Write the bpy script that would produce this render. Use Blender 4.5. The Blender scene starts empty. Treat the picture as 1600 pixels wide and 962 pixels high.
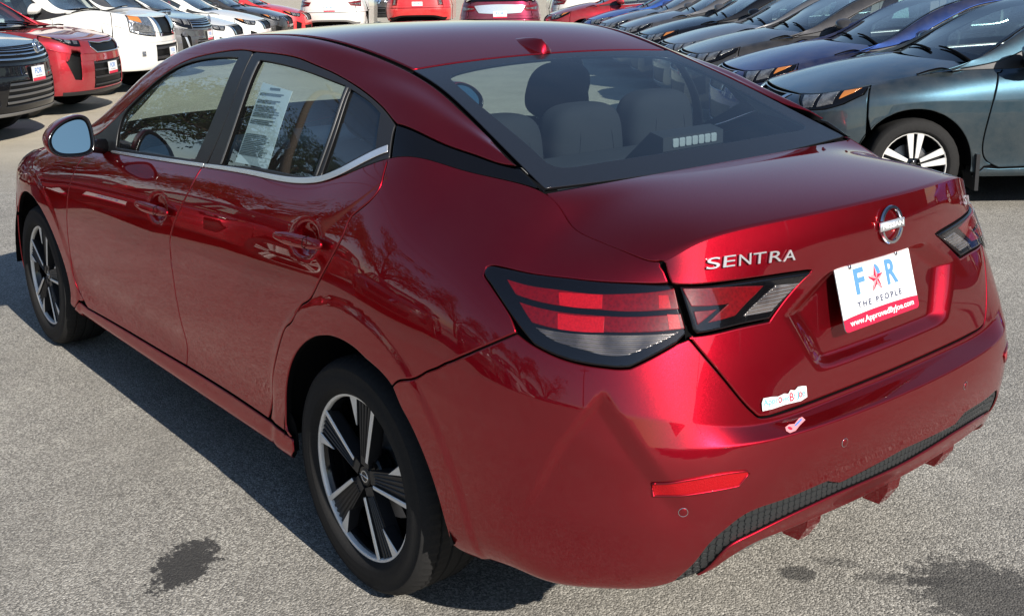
import bpy, math, random, numpy as np
from mathutils import Matrix, Vector
from mathutils.geometry import delaunay_2d_cdt
random.seed(7)
sc=bpy.context.scene
# ------------------------------------------------------------------ camera, sky, sun, exposure
CAM=(-2.33265063,2.23927681,1.61112710); YAW=-0.683057751; PIT=0.209560591; ROLL=-0.0151661926; FPX=1698.0619; SHY=-154.086366
def _axes():
    d=np.array([math.cos(YAW)*math.cos(PIT),math.sin(YAW)*math.cos(PIT),-math.sin(PIT)])
    r=np.cross(d,[0,0,1]);r/=np.linalg.norm(r);u=np.cross(r,d);c,s=math.cos(ROLL),math.sin(ROLL)
    return d,c*r+s*u,-s*r+c*u
_d,_r,_u=_axes()
cam=bpy.data.cameras.new('camera');co=bpy.data.objects.new('camera',cam);sc.collection.objects.link(co);sc.camera=co
co.matrix_world=Matrix(((_r[0],_u[0],-_d[0],CAM[0]),(_r[1],_u[1],-_d[1],CAM[1]),(_r[2],_u[2],-_d[2],CAM[2]),(0,0,0,1)))
cam.sensor_width=36;cam.lens=36*FPX/1600;cam.shift_y=SHY/1600;cam.clip_start=.05;cam.clip_end=3000
SUN_EL=math.radians(31);SUN_DIR=Vector((-math.cos(SUN_EL)*math.cos(.05),math.cos(SUN_EL)*math.sin(.05),math.sin(SUN_EL)))  # towards the sun
world=bpy.data.worlds.new('World');sc.world=world;world.use_nodes=True
wn=world.node_tree.nodes;sky=wn.new('ShaderNodeTexSky');sky.sky_type='NISHITA';sky.sun_disc=False
sky.sun_elevation=SUN_EL;sky.sun_rotation=math.atan2(SUN_DIR.x,SUN_DIR.y);sky.air_density=1.0;sky.dust_density=.3;sky.ozone_density=2.5
world.node_tree.links.new(sky.outputs[0],wn['Background'].inputs[0]);wn['Background'].inputs[1].default_value=.084
sun=bpy.data.lights.new('sun','SUN');sun.energy=5.0;sun.angle=math.radians(.5);sun.color=(1,.94,.85)
so=bpy.data.objects.new('sun',sun);sc.collection.objects.link(so);so.rotation_euler=(-SUN_DIR).to_track_quat('-Z','Y').to_euler()
vs=sc.view_settings;vs.view_transform='Standard';vs.look='None';vs.exposure=.52;vs.gamma=1
sc.cycles.max_bounces=10;sc.cycles.transparent_max_bounces=24;sc.cycles.glossy_bounces=5;sc.cycles.transmission_bounces=8
sc.cycles.use_denoising=True;sc.cycles.caustics_reflective=False;sc.cycles.caustics_refractive=False
# ------------------------------------------------------------------ materials
MATS={}
def P_(nt): return nt.nodes['Principled BSDF']
def mat(name,col,metal=0.,rough=.5,coat=0.,coat_r=.03,spec=.5,emit=None):
    if name in MATS: return MATS[name]
    m=bpy.data.materials.new(name);m.use_nodes=True;b=P_(m.node_tree)
    b.inputs['Base Color'].default_value=(*col,1);b.inputs['Metallic'].default_value=metal;b.inputs['Roughness'].default_value=rough
    b.inputs['Coat Weight'].default_value=coat;b.inputs['Coat Roughness'].default_value=coat_r;b.inputs['Specular IOR Level'].default_value=spec
    MATS[name]=m;return m
def paint(name,col,metal=.6,rough=.38,flake=.12,dust=.06):
    """metallic car paint under clear coat: fine flake normals, a trace of dust on faces that look up"""
    if name in MATS: return MATS[name]
    m=mat(name,col,metal,rough,1.0,.012);nt=m.node_tree;mc=max(col);P_(nt).inputs['Specular Tint'].default_value=(*[min(1,(c/mc)**.8) for c in col],1) if metal>.4 else (1,1,1,1);P_(nt).inputs['Coat IOR'].default_value=1.55;n=nt.nodes;l=nt.links;b=P_(nt)
    tc=n.new('ShaderNodeTexCoord');vo=n.new('ShaderNodeTexVoronoi');vo.inputs['Scale'].default_value=900
    l.new(tc.outputs['Object'],vo.inputs['Vector'])
    sb=n.new('ShaderNodeVectorMath');sb.operation='SUBTRACT';sb.inputs[1].default_value=(.5,.5,.5);l.new(vo.outputs['Color'],sb.inputs[0])
    sca=n.new('ShaderNodeVectorMath');sca.operation='SCALE';sca.inputs['Scale'].default_value=flake;l.new(sb.outputs[0],sca.inputs[0])
    ge=n.new('ShaderNodeNewGeometry');ad=n.new('ShaderNodeVectorMath');ad.operation='ADD';l.new(ge.outputs['Normal'],ad.inputs[0]);l.new(sca.outputs[0],ad.inputs[1])
    no=n.new('ShaderNodeVectorMath');no.operation='NORMALIZE';l.new(ad.outputs[0],no.inputs[0]);l.new(no.outputs[0],b.inputs['Normal'])
    l.new(ge.outputs['Normal'],b.inputs['Coat Normal'])
    # dust
    ns=n.new('ShaderNodeTexNoise');ns.inputs['Scale'].default_value=5;ns.inputs['Detail'].default_value=8;ns.inputs['Roughness'].default_value=.7;l.new(tc.outputs['Object'],ns.inputs['Vector'])
    mr=n.new('ShaderNodeMapRange');mr.inputs['From Min'].default_value=.35;mr.inputs['From Max'].default_value=.75;mr.inputs['To Min'].default_value=dust*.2;mr.inputs['To Max'].default_value=dust;l.new(ns.outputs['Fac'],mr.inputs['Value'])
    d=n.new('ShaderNodeBsdfDiffuse');d.inputs['Color'].default_value=(.42,.38,.32,1)
    mx=n.new('ShaderNodeMixShader');l.new(mr.outputs[0],mx.inputs[0]);l.new(b.outputs[0],mx.inputs[1]);l.new(d.outputs[0],mx.inputs[2])
    l.new(mx.outputs[0],n['Material Output'].inputs['Surface']);return m
def glass(name,tint,refl=1.0,ior=1.5,dust=.02):
    """window pane: tinted see-through mixed with a mirror reflection by Fresnel"""
    if name in MATS: return MATS[name]
    m=bpy.data.materials.new(name);m.use_nodes=True;nt=m.node_tree;n=nt.nodes;l=nt.links;n.remove(P_(nt))
    t=n.new('ShaderNodeBsdfTransparent');t.inputs[0].default_value=(*tint,1);g=n.new('ShaderNodeBsdfGlossy');g.inputs['Roughness'].default_value=.0;g.inputs['Color'].default_value=(refl,refl,refl,1)
    f0=((ior-1)/(ior+1))**2
    ge=n.new('ShaderNodeNewGeometry');dt=n.new('ShaderNodeVectorMath');dt.operation='DOT_PRODUCT';l.new(ge.outputs['Normal'],dt.inputs[0]);l.new(ge.outputs['Incoming'],dt.inputs[1])
    ab=n.new('ShaderNodeMath');ab.operation='ABSOLUTE';l.new(dt.outputs['Value'],ab.inputs[0]);om=n.new('ShaderNodeMath');om.operation='SUBTRACT';om.inputs[0].default_value=1;l.new(ab.outputs[0],om.inputs[1])
    pw=n.new('ShaderNodeMath');pw.operation='POWER';pw.inputs[1].default_value=5;l.new(om.outputs[0],pw.inputs[0])
    lw=n.new('ShaderNodeMath');lw.operation='MULTIPLY_ADD';lw.inputs[1].default_value=1-f0;lw.inputs[2].default_value=f0;l.new(pw.outputs[0],lw.inputs[0])
    mx=n.new('ShaderNodeMixShader');l.new(lw.outputs[0],mx.inputs[0]);l.new(t.outputs[0],mx.inputs[1]);l.new(g.outputs[0],mx.inputs[2])
    d=n.new('ShaderNodeBsdfDiffuse');d.inputs[0].default_value=(.5,.5,.48,1);tc=n.new('ShaderNodeTexCoord');ns=n.new('ShaderNodeTexNoise');ns.inputs['Scale'].default_value=9;ns.inputs['Detail'].default_value=6
    l.new(tc.outputs['Object'],ns.inputs['Vector']);mr=n.new('ShaderNodeMapRange');mr.inputs['To Max'].default_value=dust*2;mr.inputs['To Min'].default_value=0;l.new(ns.outputs['Fac'],mr.inputs['Value'])
    m2=n.new('ShaderNodeMixShader');l.new(mr.outputs[0],m2.inputs[0]);l.new(mx.outputs[0],m2.inputs[1]);l.new(d.outputs[0],m2.inputs[2])
    l.new(m2.outputs[0],n['Material Output'].inputs['Surface']);MATS[name]=m;return m
def bumpy(m,scale,strength,dist=.002,kind='noise',colvar=None):
    nt=m.node_tree;n=nt.nodes;l=nt.links;b=P_(nt);tc=n.new('ShaderNodeTexCoord')
    t=n.new('ShaderNodeTexNoise' if kind=='noise' else 'ShaderNodeTexVoronoi');t.inputs['Scale'].default_value=scale;l.new(tc.outputs['Object'],t.inputs['Vector'])
    o=t.outputs['Fac'] if kind=='noise' else t.outputs['Distance']
    bp=n.new('ShaderNodeBump');bp.inputs['Strength'].default_value=strength;bp.inputs['Distance'].default_value=dist;l.new(o,bp.inputs['Height']);l.new(bp.outputs[0],b.inputs['Normal'])
    if colvar:
        mxc=n.new('ShaderNodeMixRGB');mxc.inputs[1].default_value=(*colvar[0],1);mxc.inputs[2].default_value=(*colvar[1],1);l.new(o,mxc.inputs[0]);l.new(mxc.outputs[0],b.inputs['Base Color'])
    return m
def ribbed(m):
    nt=m.node_tree;n=nt.nodes;l=nt.links;b=P_(nt);tc=n.new('ShaderNodeTexCoord');w=n.new('ShaderNodeTexWave');w.bands_direction='Z';w.inputs['Scale'].default_value=42;w.inputs['Distortion'].default_value=.6
    l.new(tc.outputs['Object'],w.inputs['Vector']);bp=n.new('ShaderNodeBump');bp.inputs['Strength'].default_value=.9;bp.inputs['Distance'].default_value=.004;l.new(w.outputs['Fac'],bp.inputs['Height']);l.new(bp.outputs[0],b.inputs['Normal'])
    mx=n.new('ShaderNodeMixRGB');mx.inputs[1].default_value=(.20,.195,.19,1);mx.inputs[2].default_value=(.52,.50,.46,1);ns=n.new('ShaderNodeTexNoise');ns.inputs['Scale'].default_value=16;l.new(tc.outputs['Object'],ns.inputs['Vector'])
    mr=n.new('ShaderNodeMapRange');mr.inputs['From Min'].default_value=.38;mr.inputs['From Max'].default_value=.58;l.new(ns.outputs['Fac'],mr.inputs['Value']);l.new(mr.outputs[0],mx.inputs[0]);l.new(mx.outputs[0],b.inputs['Base Color']);return m
RED=paint('candy red paint',(.325,.0035,.014),.94,.36,.06,.006)
GLOSSBLACK=mat('gloss black plastic',(.004,.004,.005),0,.10,.0,.03,.45)
SATINBLACK=bumpy(mat('satin black trim',(.018,.018,.02),0,.42),900,.08)
RUBBER=bumpy(mat('tyre rubber',(.028,.028,.03),0,.8,0,.03,.25),160,.25,.001,colvar=((.010,.010,.011),(.024,.023,.022)))
DARK=mat('dark underbody and gap shade',(.0025,.0025,.003),0,.95,0,.03,.1)
CHROME=mat('chrome',(.72,.73,.75),1,.06)
SATINCHROME=mat('bright window trim',(.80,.82,.85),.7,.24)
MACHINED=mat('machined aluminium',(.86,.84,.80),.35,.40)
DISC=mat('brake disc steel',(.30,.30,.31),1,.35)
CLOTH=bumpy(mat('charcoal seat cloth',(.026,.027,.032),0,.9),300,.4,.001)
CLOTHL=bumpy(mat('grey seat cloth',(.026,.027,.031),0,.9),300,.4,.001)
CABIN=mat('cabin plastic',(.035,.036,.04),0,.6)
LINER=mat('headliner',(.38,.37,.35),0,.95)
GLASS_S=glass('tinted side glass',(.72,.84,.84),1.0,2.05)
GLASS_R=glass('rear window glass',(.62,.72,.75),1.0,1.95,.006)
GLASS_W=glass('windscreen glass',(.74,.84,.82),1.0,1.7)
LENS_RED=bumpy(mat('red lamp lens',(.2,.004,.008),0,.3,.55,.01,.2),150,.05,.001,'vor',colvar=((.09,.001,.003),(.19,.002,.006)))
LENS_BRIGHT=bumpy(mat('bright red reflector',(.6,.01,.02),0,.3,.55,.01,.2),220,.06,.001,'vor',colvar=((.55,.008,.016),(.34,.004,.010)))
REFLECT=bumpy(mat('bumper reflector',(.36,.002,.006),0,.35,.35,.01,.2),300,.4,.002,'vor')
LENS_CLEAR=ribbed(mat('clear lamp reflector',(.62,.60,.56),.75,.22,1.0,.01))
CELL=mat('lamp cell',(.40,.42,.42),0,.3,.5)
MIRROR=mat('mirror glass',(.24,.36,.39),1,.0)
WHITE=mat('white print',(.80,.80,.79),0,.45,.4)
PAPER=mat('window paper',(.86,.88,.87),0,.7)
def _bs(t):
    return np.stack([(1-t)**3,3*t**3-6*t**2+4,-3*t**3+3*t**2+3*t+1,t**3],-1)/6.0
def _basis(n,u,per=False):
    """rows of weights for n control points, param 0..n-1, ends interpolated by phantom points"""
    if per:
        u=np.asarray(u,float);i=np.floor(u).astype(int);w=_bs(u-i);f=np.zeros((u.size,n));r=np.arange(u.size)
        for k in range(4): np.add.at(f,(r,(i.ravel()+k-1)%n),w[...,k].ravel())
        return f.reshape(u.shape+(n,))
    u=np.clip(np.asarray(u,float),0,n-1-1e-9);i=np.floor(u).astype(int);w=_bs(u-i)
    Wt=np.zeros(u.shape+(n,))
    idx=np.indices(u.shape)
    for k in range(4):
        j=i+k-1
        for jj in range(1):
            lo=j<0;hi=j>n-1;mid=~(lo|hi)
            f=Wt.reshape(-1,n);r=np.arange(f.shape[0]).reshape(u.shape)
            np.add.at(f,(r[mid],j[mid]),w[...,k][mid])
            np.add.at(f,(r[lo],0*j[lo]),2*w[...,k][lo]);np.add.at(f,(r[lo],0*j[lo]+1),-w[...,k][lo])
            np.add.at(f,(r[hi],0*j[hi]+n-1),2*w[...,k][hi]);np.add.at(f,(r[hi],0*j[hi]+n-2),-w[...,k][hi])
    return Wt
def bcurve(Pc,u):
    return _basis(len(Pc),u)@np.asarray(Pc)
def tighten(Pd,skip=(),it=2,per=False):
    """quasi-interpolation along axis 0"""
    Pd=np.asarray(Pd,float);n=len(Pd);B=_basis(n,np.arange(n),per);Q=Pd.copy()
    for _ in range(it):
        dQ=Pd-np.tensordot(B,Q,(1,0))
        for s in skip: dQ[s]=0
        Q=Q+dQ
    return Q
class Net:
    """B-spline surface, control net [nu][nv][3], plus a sculpting displacement along the normal"""
    def __init__(s,ctrl,disp=None,per=False):
        s.P=np.asarray(ctrl,float);s.nu,s.nv=s.P.shape[:2];s.disp=disp;s.per=per
    def base(s,u,v):
        u,v=np.broadcast_arrays(np.asarray(u,float),np.asarray(v,float))
        sh=u.shape;u=u.ravel();v=v.ravel()
        A=_basis(s.nu,u,s.per);B=_basis(s.nv,v)
        out=np.empty((len(u),3))
        for a in range(0,len(u),20000):
            out[a:a+20000]=np.einsum('ki,kj,ijc->kc',A[a:a+20000],B[a:a+20000],s.P,optimize=True)
        return out.reshape(sh+(3,))
    def cu(s,u): return u if s.per else np.clip(u,0,s.nu-1)
    def bnorm(s,u,v,h=.02):
        du=s.base(s.cu(u+h),v)-s.base(s.cu(u-h),v)
        dv=s.base(u,np.clip(v+h,0,s.nv-1))-s.base(u,np.clip(v-h,0,s.nv-1))
        n=np.cross(du,dv);return n/(np.linalg.norm(n,axis=-1,keepdims=True)+1e-12)
    def __call__(s,u,v):
        u=np.asarray(u,float);v=np.asarray(v,float)
        X=s.base(u,v)
        if s.disp is not None:
            X=X+s.bnorm(u,v)*s.disp(X)[...,None]
        return X
    def norm(s,u,v,h=.03):
        du=s(s.cu(u+h),v)-s(s.cu(u-h),v)
        dv=s(u,np.clip(v+h,0,s.nv-1))-s(u,np.clip(v-h,0,s.nv-1))
        n=np.cross(du,dv);return n/(np.linalg.norm(n,axis=-1,keepdims=True)+1e-12)
# ---- measured stations of the sedan body (metres; x forward from the rear axle, y left, z up) ----
def side_col(x,belt,dy=0.0,f=None):
    """door-like station: belt=(x,y,z) top point"""
    zs=[.205,.235,.27,.33,.46,.58,.68,.76]
    ys=[.80,.855,.882,.880,.888,.897,.899,.894]
    col=[(x,y+(dy if i>2 else 0),z) for i,(y,z) in enumerate(zip(ys,zs))]
    bx,by,bz=belt
    # four rows between shoulder and belt
    for k,(fz,fy) in enumerate([(.27,.095),(.52,.26),(.73,.47),(.88,.71)]):
        z=.76+(bz-.76)*fz;y=.894+dy+(by-.894-dy)*fy
        col.append((x+(bx-x)*fz,y,z))
    col.append((bx,by,bz))
    return col
def body_cols():
    c=[]
    # front end 0..4
    F=[ # x at z .5, y, list of (dx,z)
     (3.585,0.0,(3.45,0,.775)),(3.565,.35,(3.425,.35,.78)),(3.47,.64,(3.36,.58,.79)),(3.31,.80,(3.22,.70,.815)),(3.06,.872,(3.0,.745,.862))]
    for i,(x,y,top) in enumerate(F):
        col=[]
        zs=[.19,.215,.26,.33,.43,.52,.60,.66,.70,.73,.75,.765]
        dx=[-.10,-.05,-.02,-.005,0,0,-.01,-.02,-.035,-.055,-.08,-.105]
        k=[1,1,.9,.55,.25][i];ky=[0,.25,.7,1,1][i]
        for z,d in zip(zs,dx):
            zz=z+(top[2]-.78)*max(0,(z-.33)/.44)
            w=max(0,(z-.62)/.15)
            col.append((x+d*k,y+d*ky*.6 if y>0 else 0.0,zz))
        col.append(top)
        # blend last rows toward the top point
        for r,f in ((9,.15),(10,.4),(11,.7)):
            a=col[r];col[r]=tuple(a[q]+(top[q]-a[q])*f for q in range(3))
        c.append(col)
    c.append(side_col(2.71,(2.72,.765,.915),.008))
    c.append(side_col(2.35,(2.40,.775,.952),.000))
    c.append(side_col(1.95,(2.00,.797,.964),-.006))
    c.append(side_col(1.50,(1.50,.802,.991),-.008))
    c.append(side_col(1.05,(1.05,.802,1.018),-.008))
    c.append(side_col(.65,(.65,.802,1.042),-.005))
    c.append(side_col(.30,(.27,.797,1.067),0))
    # haunch
    c.append([(-.05,.80,.21),(-.05,.86,.24),(-.05,.887,.28),(-.05,.892,.34),(-.05,.900,.47),(-.05,.907,.59),(-.05,.909,.69),(-.05,.906,.775),(-.045,.896,.86),(-.04,.873,.95),(-.04,.837,1.035),(-.035,.795,1.11),(-.03,.744,1.174)])
    c.append([(-.25,.80,.23),(-.25,.855,.26),(-.25,.880,.30),(-.25,.892,.36),(-.25,.902,.48),(-.25,.907,.59),(-.25,.909,.69),(-.25,.904,.78),(-.25,.890,.87),(-.245,.860,.955),(-.24,.812,1.035),(-.235,.750,1.10),(-.23,.685,1.150)])
    c.append([(-.44,.79,.25),(-.44,.842,.28),(-.445,.868,.32),(-.45,.884,.38),(-.455,.895,.49),(-.46,.900,.59),(-.46,.901,.685),(-.46,.895,.77),(-.46,.880,.855),(-.46,.847,.935),(-.455,.79,1.01),(-.45,.705,1.075),(-.445,.614,1.126)])
    c.append([(-.57,.78,.275),(-.58,.826,.30),(-.59,.85,.335),(-.60,.866,.39),(-.605,.876,.50),(-.61,.880,.595),(-.61,.878,.68),(-.61,.872,.755),(-.605,.856,.83),(-.595,.825,.905),(-.58,.775,.975),(-.565,.70,1.032),(-.55,.627,1.066)])
    c.append([(-.66,.75,.275),(-.685,.795,.295),(-.702,.816,.335),(-.72,.825,.41),(-.728,.836,.505),(-.733,.840,.60),(-.733,.838,.68),(-.727,.831,.745),(-.715,.814,.815),(-.70,.788,.885),(-.68,.75,.955),(-.66,.692,1.01),(-.64,.630,1.045)])
    c.append([(-.76,.69,.292),(-.80,.725,.308),(-.822,.745,.342),(-.838,.757,.40),(-.850,.766,.50),(-.860,.768,.60),(-.860,.760,.67),(-.850,.752,.735),(-.836,.738,.80),(-.815,.720,.87),(-.79,.698,.93),(-.765,.670,.985),(-.74,.625,1.032)])
    c.append([(-.84,.59,.305),(-.90,.617,.322),(-.920,.640,.358),(-.938,.656,.41),(-.950,.663,.50),(-.957,.656,.598),(-.953,.645,.662),(-.940,.634,.71),(-.920,.624,.775),(-.895,.616,.85),(-.868,.610,.92),(-.842,.604,.975),(-.82,.60,1.022)])
    c.append([(-.87,.44,.385),(-.972,.468,.388),(-.990,.480,.411),(-1.002,.49,.447),(-1.014,.50,.52),(-1.022,.495,.592),(-1.020,.488,.657),(-.985,.475,.676),(-.968,.480,.74),(-.945,.49,.82),(-.910,.50,.92),(-.888,.51,.99),(-.866,.515,1.068)])
    c.append([(-.89,.25,.402),(-1.002,.260,.401),(-1.022,.262,.425),(-1.035,.265,.456),(-1.04,.27,.51),(-1.052,.27,.588),(-1.050,.265,.655),(-.997,.258,.672),(-.988,.26,.73),(-.972,.26,.82),(-.948,.262,.935),(-.945,.265,1.02),(-.930,.268,1.087)])
    c.append([(-.89,0,.404),(-1.012,0,.404),(-1.032,0,.428),(-1.045,0,.459),(-1.05,0,.51),(-1.062,0,.588),(-1.060,0,.655),(-1.003,0,.672),(-.995,0,.73),(-.980,0,.82),(-.966,0,.935),(-.968,0,1.02),(-.953,0,1.093)])
    return c
ROWDUP=(6,7)      # bumper ledge edges are doubled for a tight radius
def make_body(disp=None):
    A=np.array(body_cols())                       # [22][13][3]
    M=A[1:-1][::-1]*np.array([1,-1,1])
    A=np.concatenate([A,M])                       # 42 columns, closed ring
    A=np.concatenate([A[:, :1],A[:,1:6],A[:,6:7],A[:,6:7],A[:,7:8],A[:,7:8],A[:,8:]],1)  # dup rows 6,7
    A=tighten(A,it=2,per=True)
    A=np.swapaxes(tighten(np.swapaxes(A,0,1),skip=(6,7,8,9),it=2),0,1)
    return Net(A,disp,True)
# ---- greenhouse: rows belt..roof ditch, columns share the body's columns 5..16 ----
DITCH=[(2.80,.79,.90),(2.42,.765,.958),(2.17,.705,1.065),(1.86,.632,1.265),(1.52,.592,1.385),(1.20,.581,1.428),(.93,.580,1.441),(.58,.572,1.434),(.21,.535,1.362),(-.03,.553,1.288),(-.24,.584,1.207),(-.443,.613,1.127),(-.55,.627,1.066),(-.64,.630,1.045)]
def make_green():
    cols=body_cols();A=[]
    for k in range(4,17):
        b=np.array(cols[k][12]);d=np.array(DITCH[k-4])
        L=np.linalg.norm(d-b)
        out=np.array([0,.80,.60])
        rows=[]
        h=min(.045,.10*L)
        tl=1.0 if k<12 else .45
        for f,g,dz in ((0,0,0),(.2,.45,0),(.42,.80,0),(.64,1.0,0),(.82,.92*tl,0),(.93,.62*tl*tl,0),(1,0,0)):
            rows.append(b+(d-b)*f+out*h*g)
        A.append(rows)
    A=np.array(A)
    A=tighten(A,it=2);A=np.swapaxes(tighten(np.swapaxes(A,0,1),it=2),0,1)
    return Net(A)
TOPC=[(2.62,.93),(2.42,.985),(2.08,1.16),(1.72,1.325),(1.40,1.425),(1.13,1.456),(.83,1.463),(.53,1.448),(.235,1.380),(-.02,1.298),(-.26,1.208),(-.485,1.124),(-.60,1.08)]
TOPE=[(2.56,.79,.90),(2.36,.765,.955),(2.12,.695,1.09),(1.84,.628,1.275),(1.52,.592,1.385),(1.20,.581,1.428),(.93,.580,1.441),(.58,.572,1.434),(.21,.535,1.362),(-.03,.553,1.288),(-.24,.584,1.207),(-.443,.613,1.127),(-.54,.625,1.09)]
def make_top():
    A=[]
    for (cx,cz),(ex,ey,ez) in zip(TOPC,TOPE):
        A.append([(cx+(ex-cx)*s*s,ey*s,cz+(ez-cz)*(abs(s)**2.2)) for s in (1,.7,.36,0,-.36,-.7,-1)])
    A=np.array(A);A=tighten(A,it=2);A=np.swapaxes(tighten(np.swapaxes(A,0,1),it=2),0,1)
    return Net(A)
class Deck:
    """boot lid top: Coons patch between the rear window's foot (v=0), the lip (v=1) and the two shut lines; u = 18..24 as on the body"""
    def __init__(s,body):
        s.b=body;s.nu=43;s.nv=2;s.top=body.nv-1
        s.c0=s.row(np.array([14.08]))[0]
    def row(s,u): return s.b(u,0*u+s.top)
    def front(s,t):
        x0,y0,z0=s.c0;y=y0*(1-2*t);k=(y/y0)**2
        return np.stack([-.487+(x0+.487)*k,y,1.128+(z0-1.128)*k],-1)
    def __call__(s,u,v):
        u=np.asarray(u,float);v=np.asarray(v,float);u,v=np.broadcast_arrays(u,v);t=(u-18.)/6.
        A=s.front(t);Bq=s.row(u);L=s.row(14.08+3.92*np.clip(v,0,1));R=L*np.array([1,-1,1])
        a0,a1=s.front(np.array([0.]))[0],s.front(np.array([1.]))[0];b0,b1=s.row(np.array([18.]))[0],s.row(np.array([24.]))[0]
        T=t[...,None];W=v[...,None]
        X=(1-W)*A+W*Bq+(1-T)*L+T*R-((1-T)*((1-W)*a0+W*b0)+T*((1-W)*a1+W*b1))
        X[...,2]+=(.010*4*v*(1-v)+np.clip(a0[2]+(b0[2]-a0[2])*v-L[...,2],-.01,.06))*np.clip(1-(2*t-1)**4,0,1)
        return X
    def norm(s,u,v,h=.02):
        du=s(u+h,v)-s(u-h,v);h2=.01;dv=s(u,np.minimum(v+h2,1))-s(u,np.maximum(v-h2,0))
        n=np.cross(du,dv);return n/(np.linalg.norm(n,axis=-1,keepdims=True)+1e-12)
class Hood:
    """v: 0 centre .. 1 left edge ; u body column 1.6..7 ; mirrored by sign of v"""
    def __init__(s,body): s.b=body;s.nu=43;s.nv=2
    def __call__(s,u,v):
        u=np.asarray(u,float);v=np.asarray(v,float)
        E=s.b(u,0*u+s.b.nv-1)
        t=(u-1.4)/(7-1.4)
        cx=3.452-1.05*t;cz=.785+.245*t-.0*t*t+.035*4*t*(1-t)
        a=np.abs(v)
        X=np.stack([cx+(E[...,0]-cx)*a**2,E[...,1]*v,cz+(E[...,2]-cz)*a**2.4],-1)
        return X
    def norm(s,u,v,h=.02):
        du=s(u+h,v)-s(u-h,v);dv=s(u,v+h)-s(u,v-h)
        n=np.cross(du,dv);return n/(np.linalg.norm(n,axis=-1,keepdims=True)+1e-12)
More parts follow.
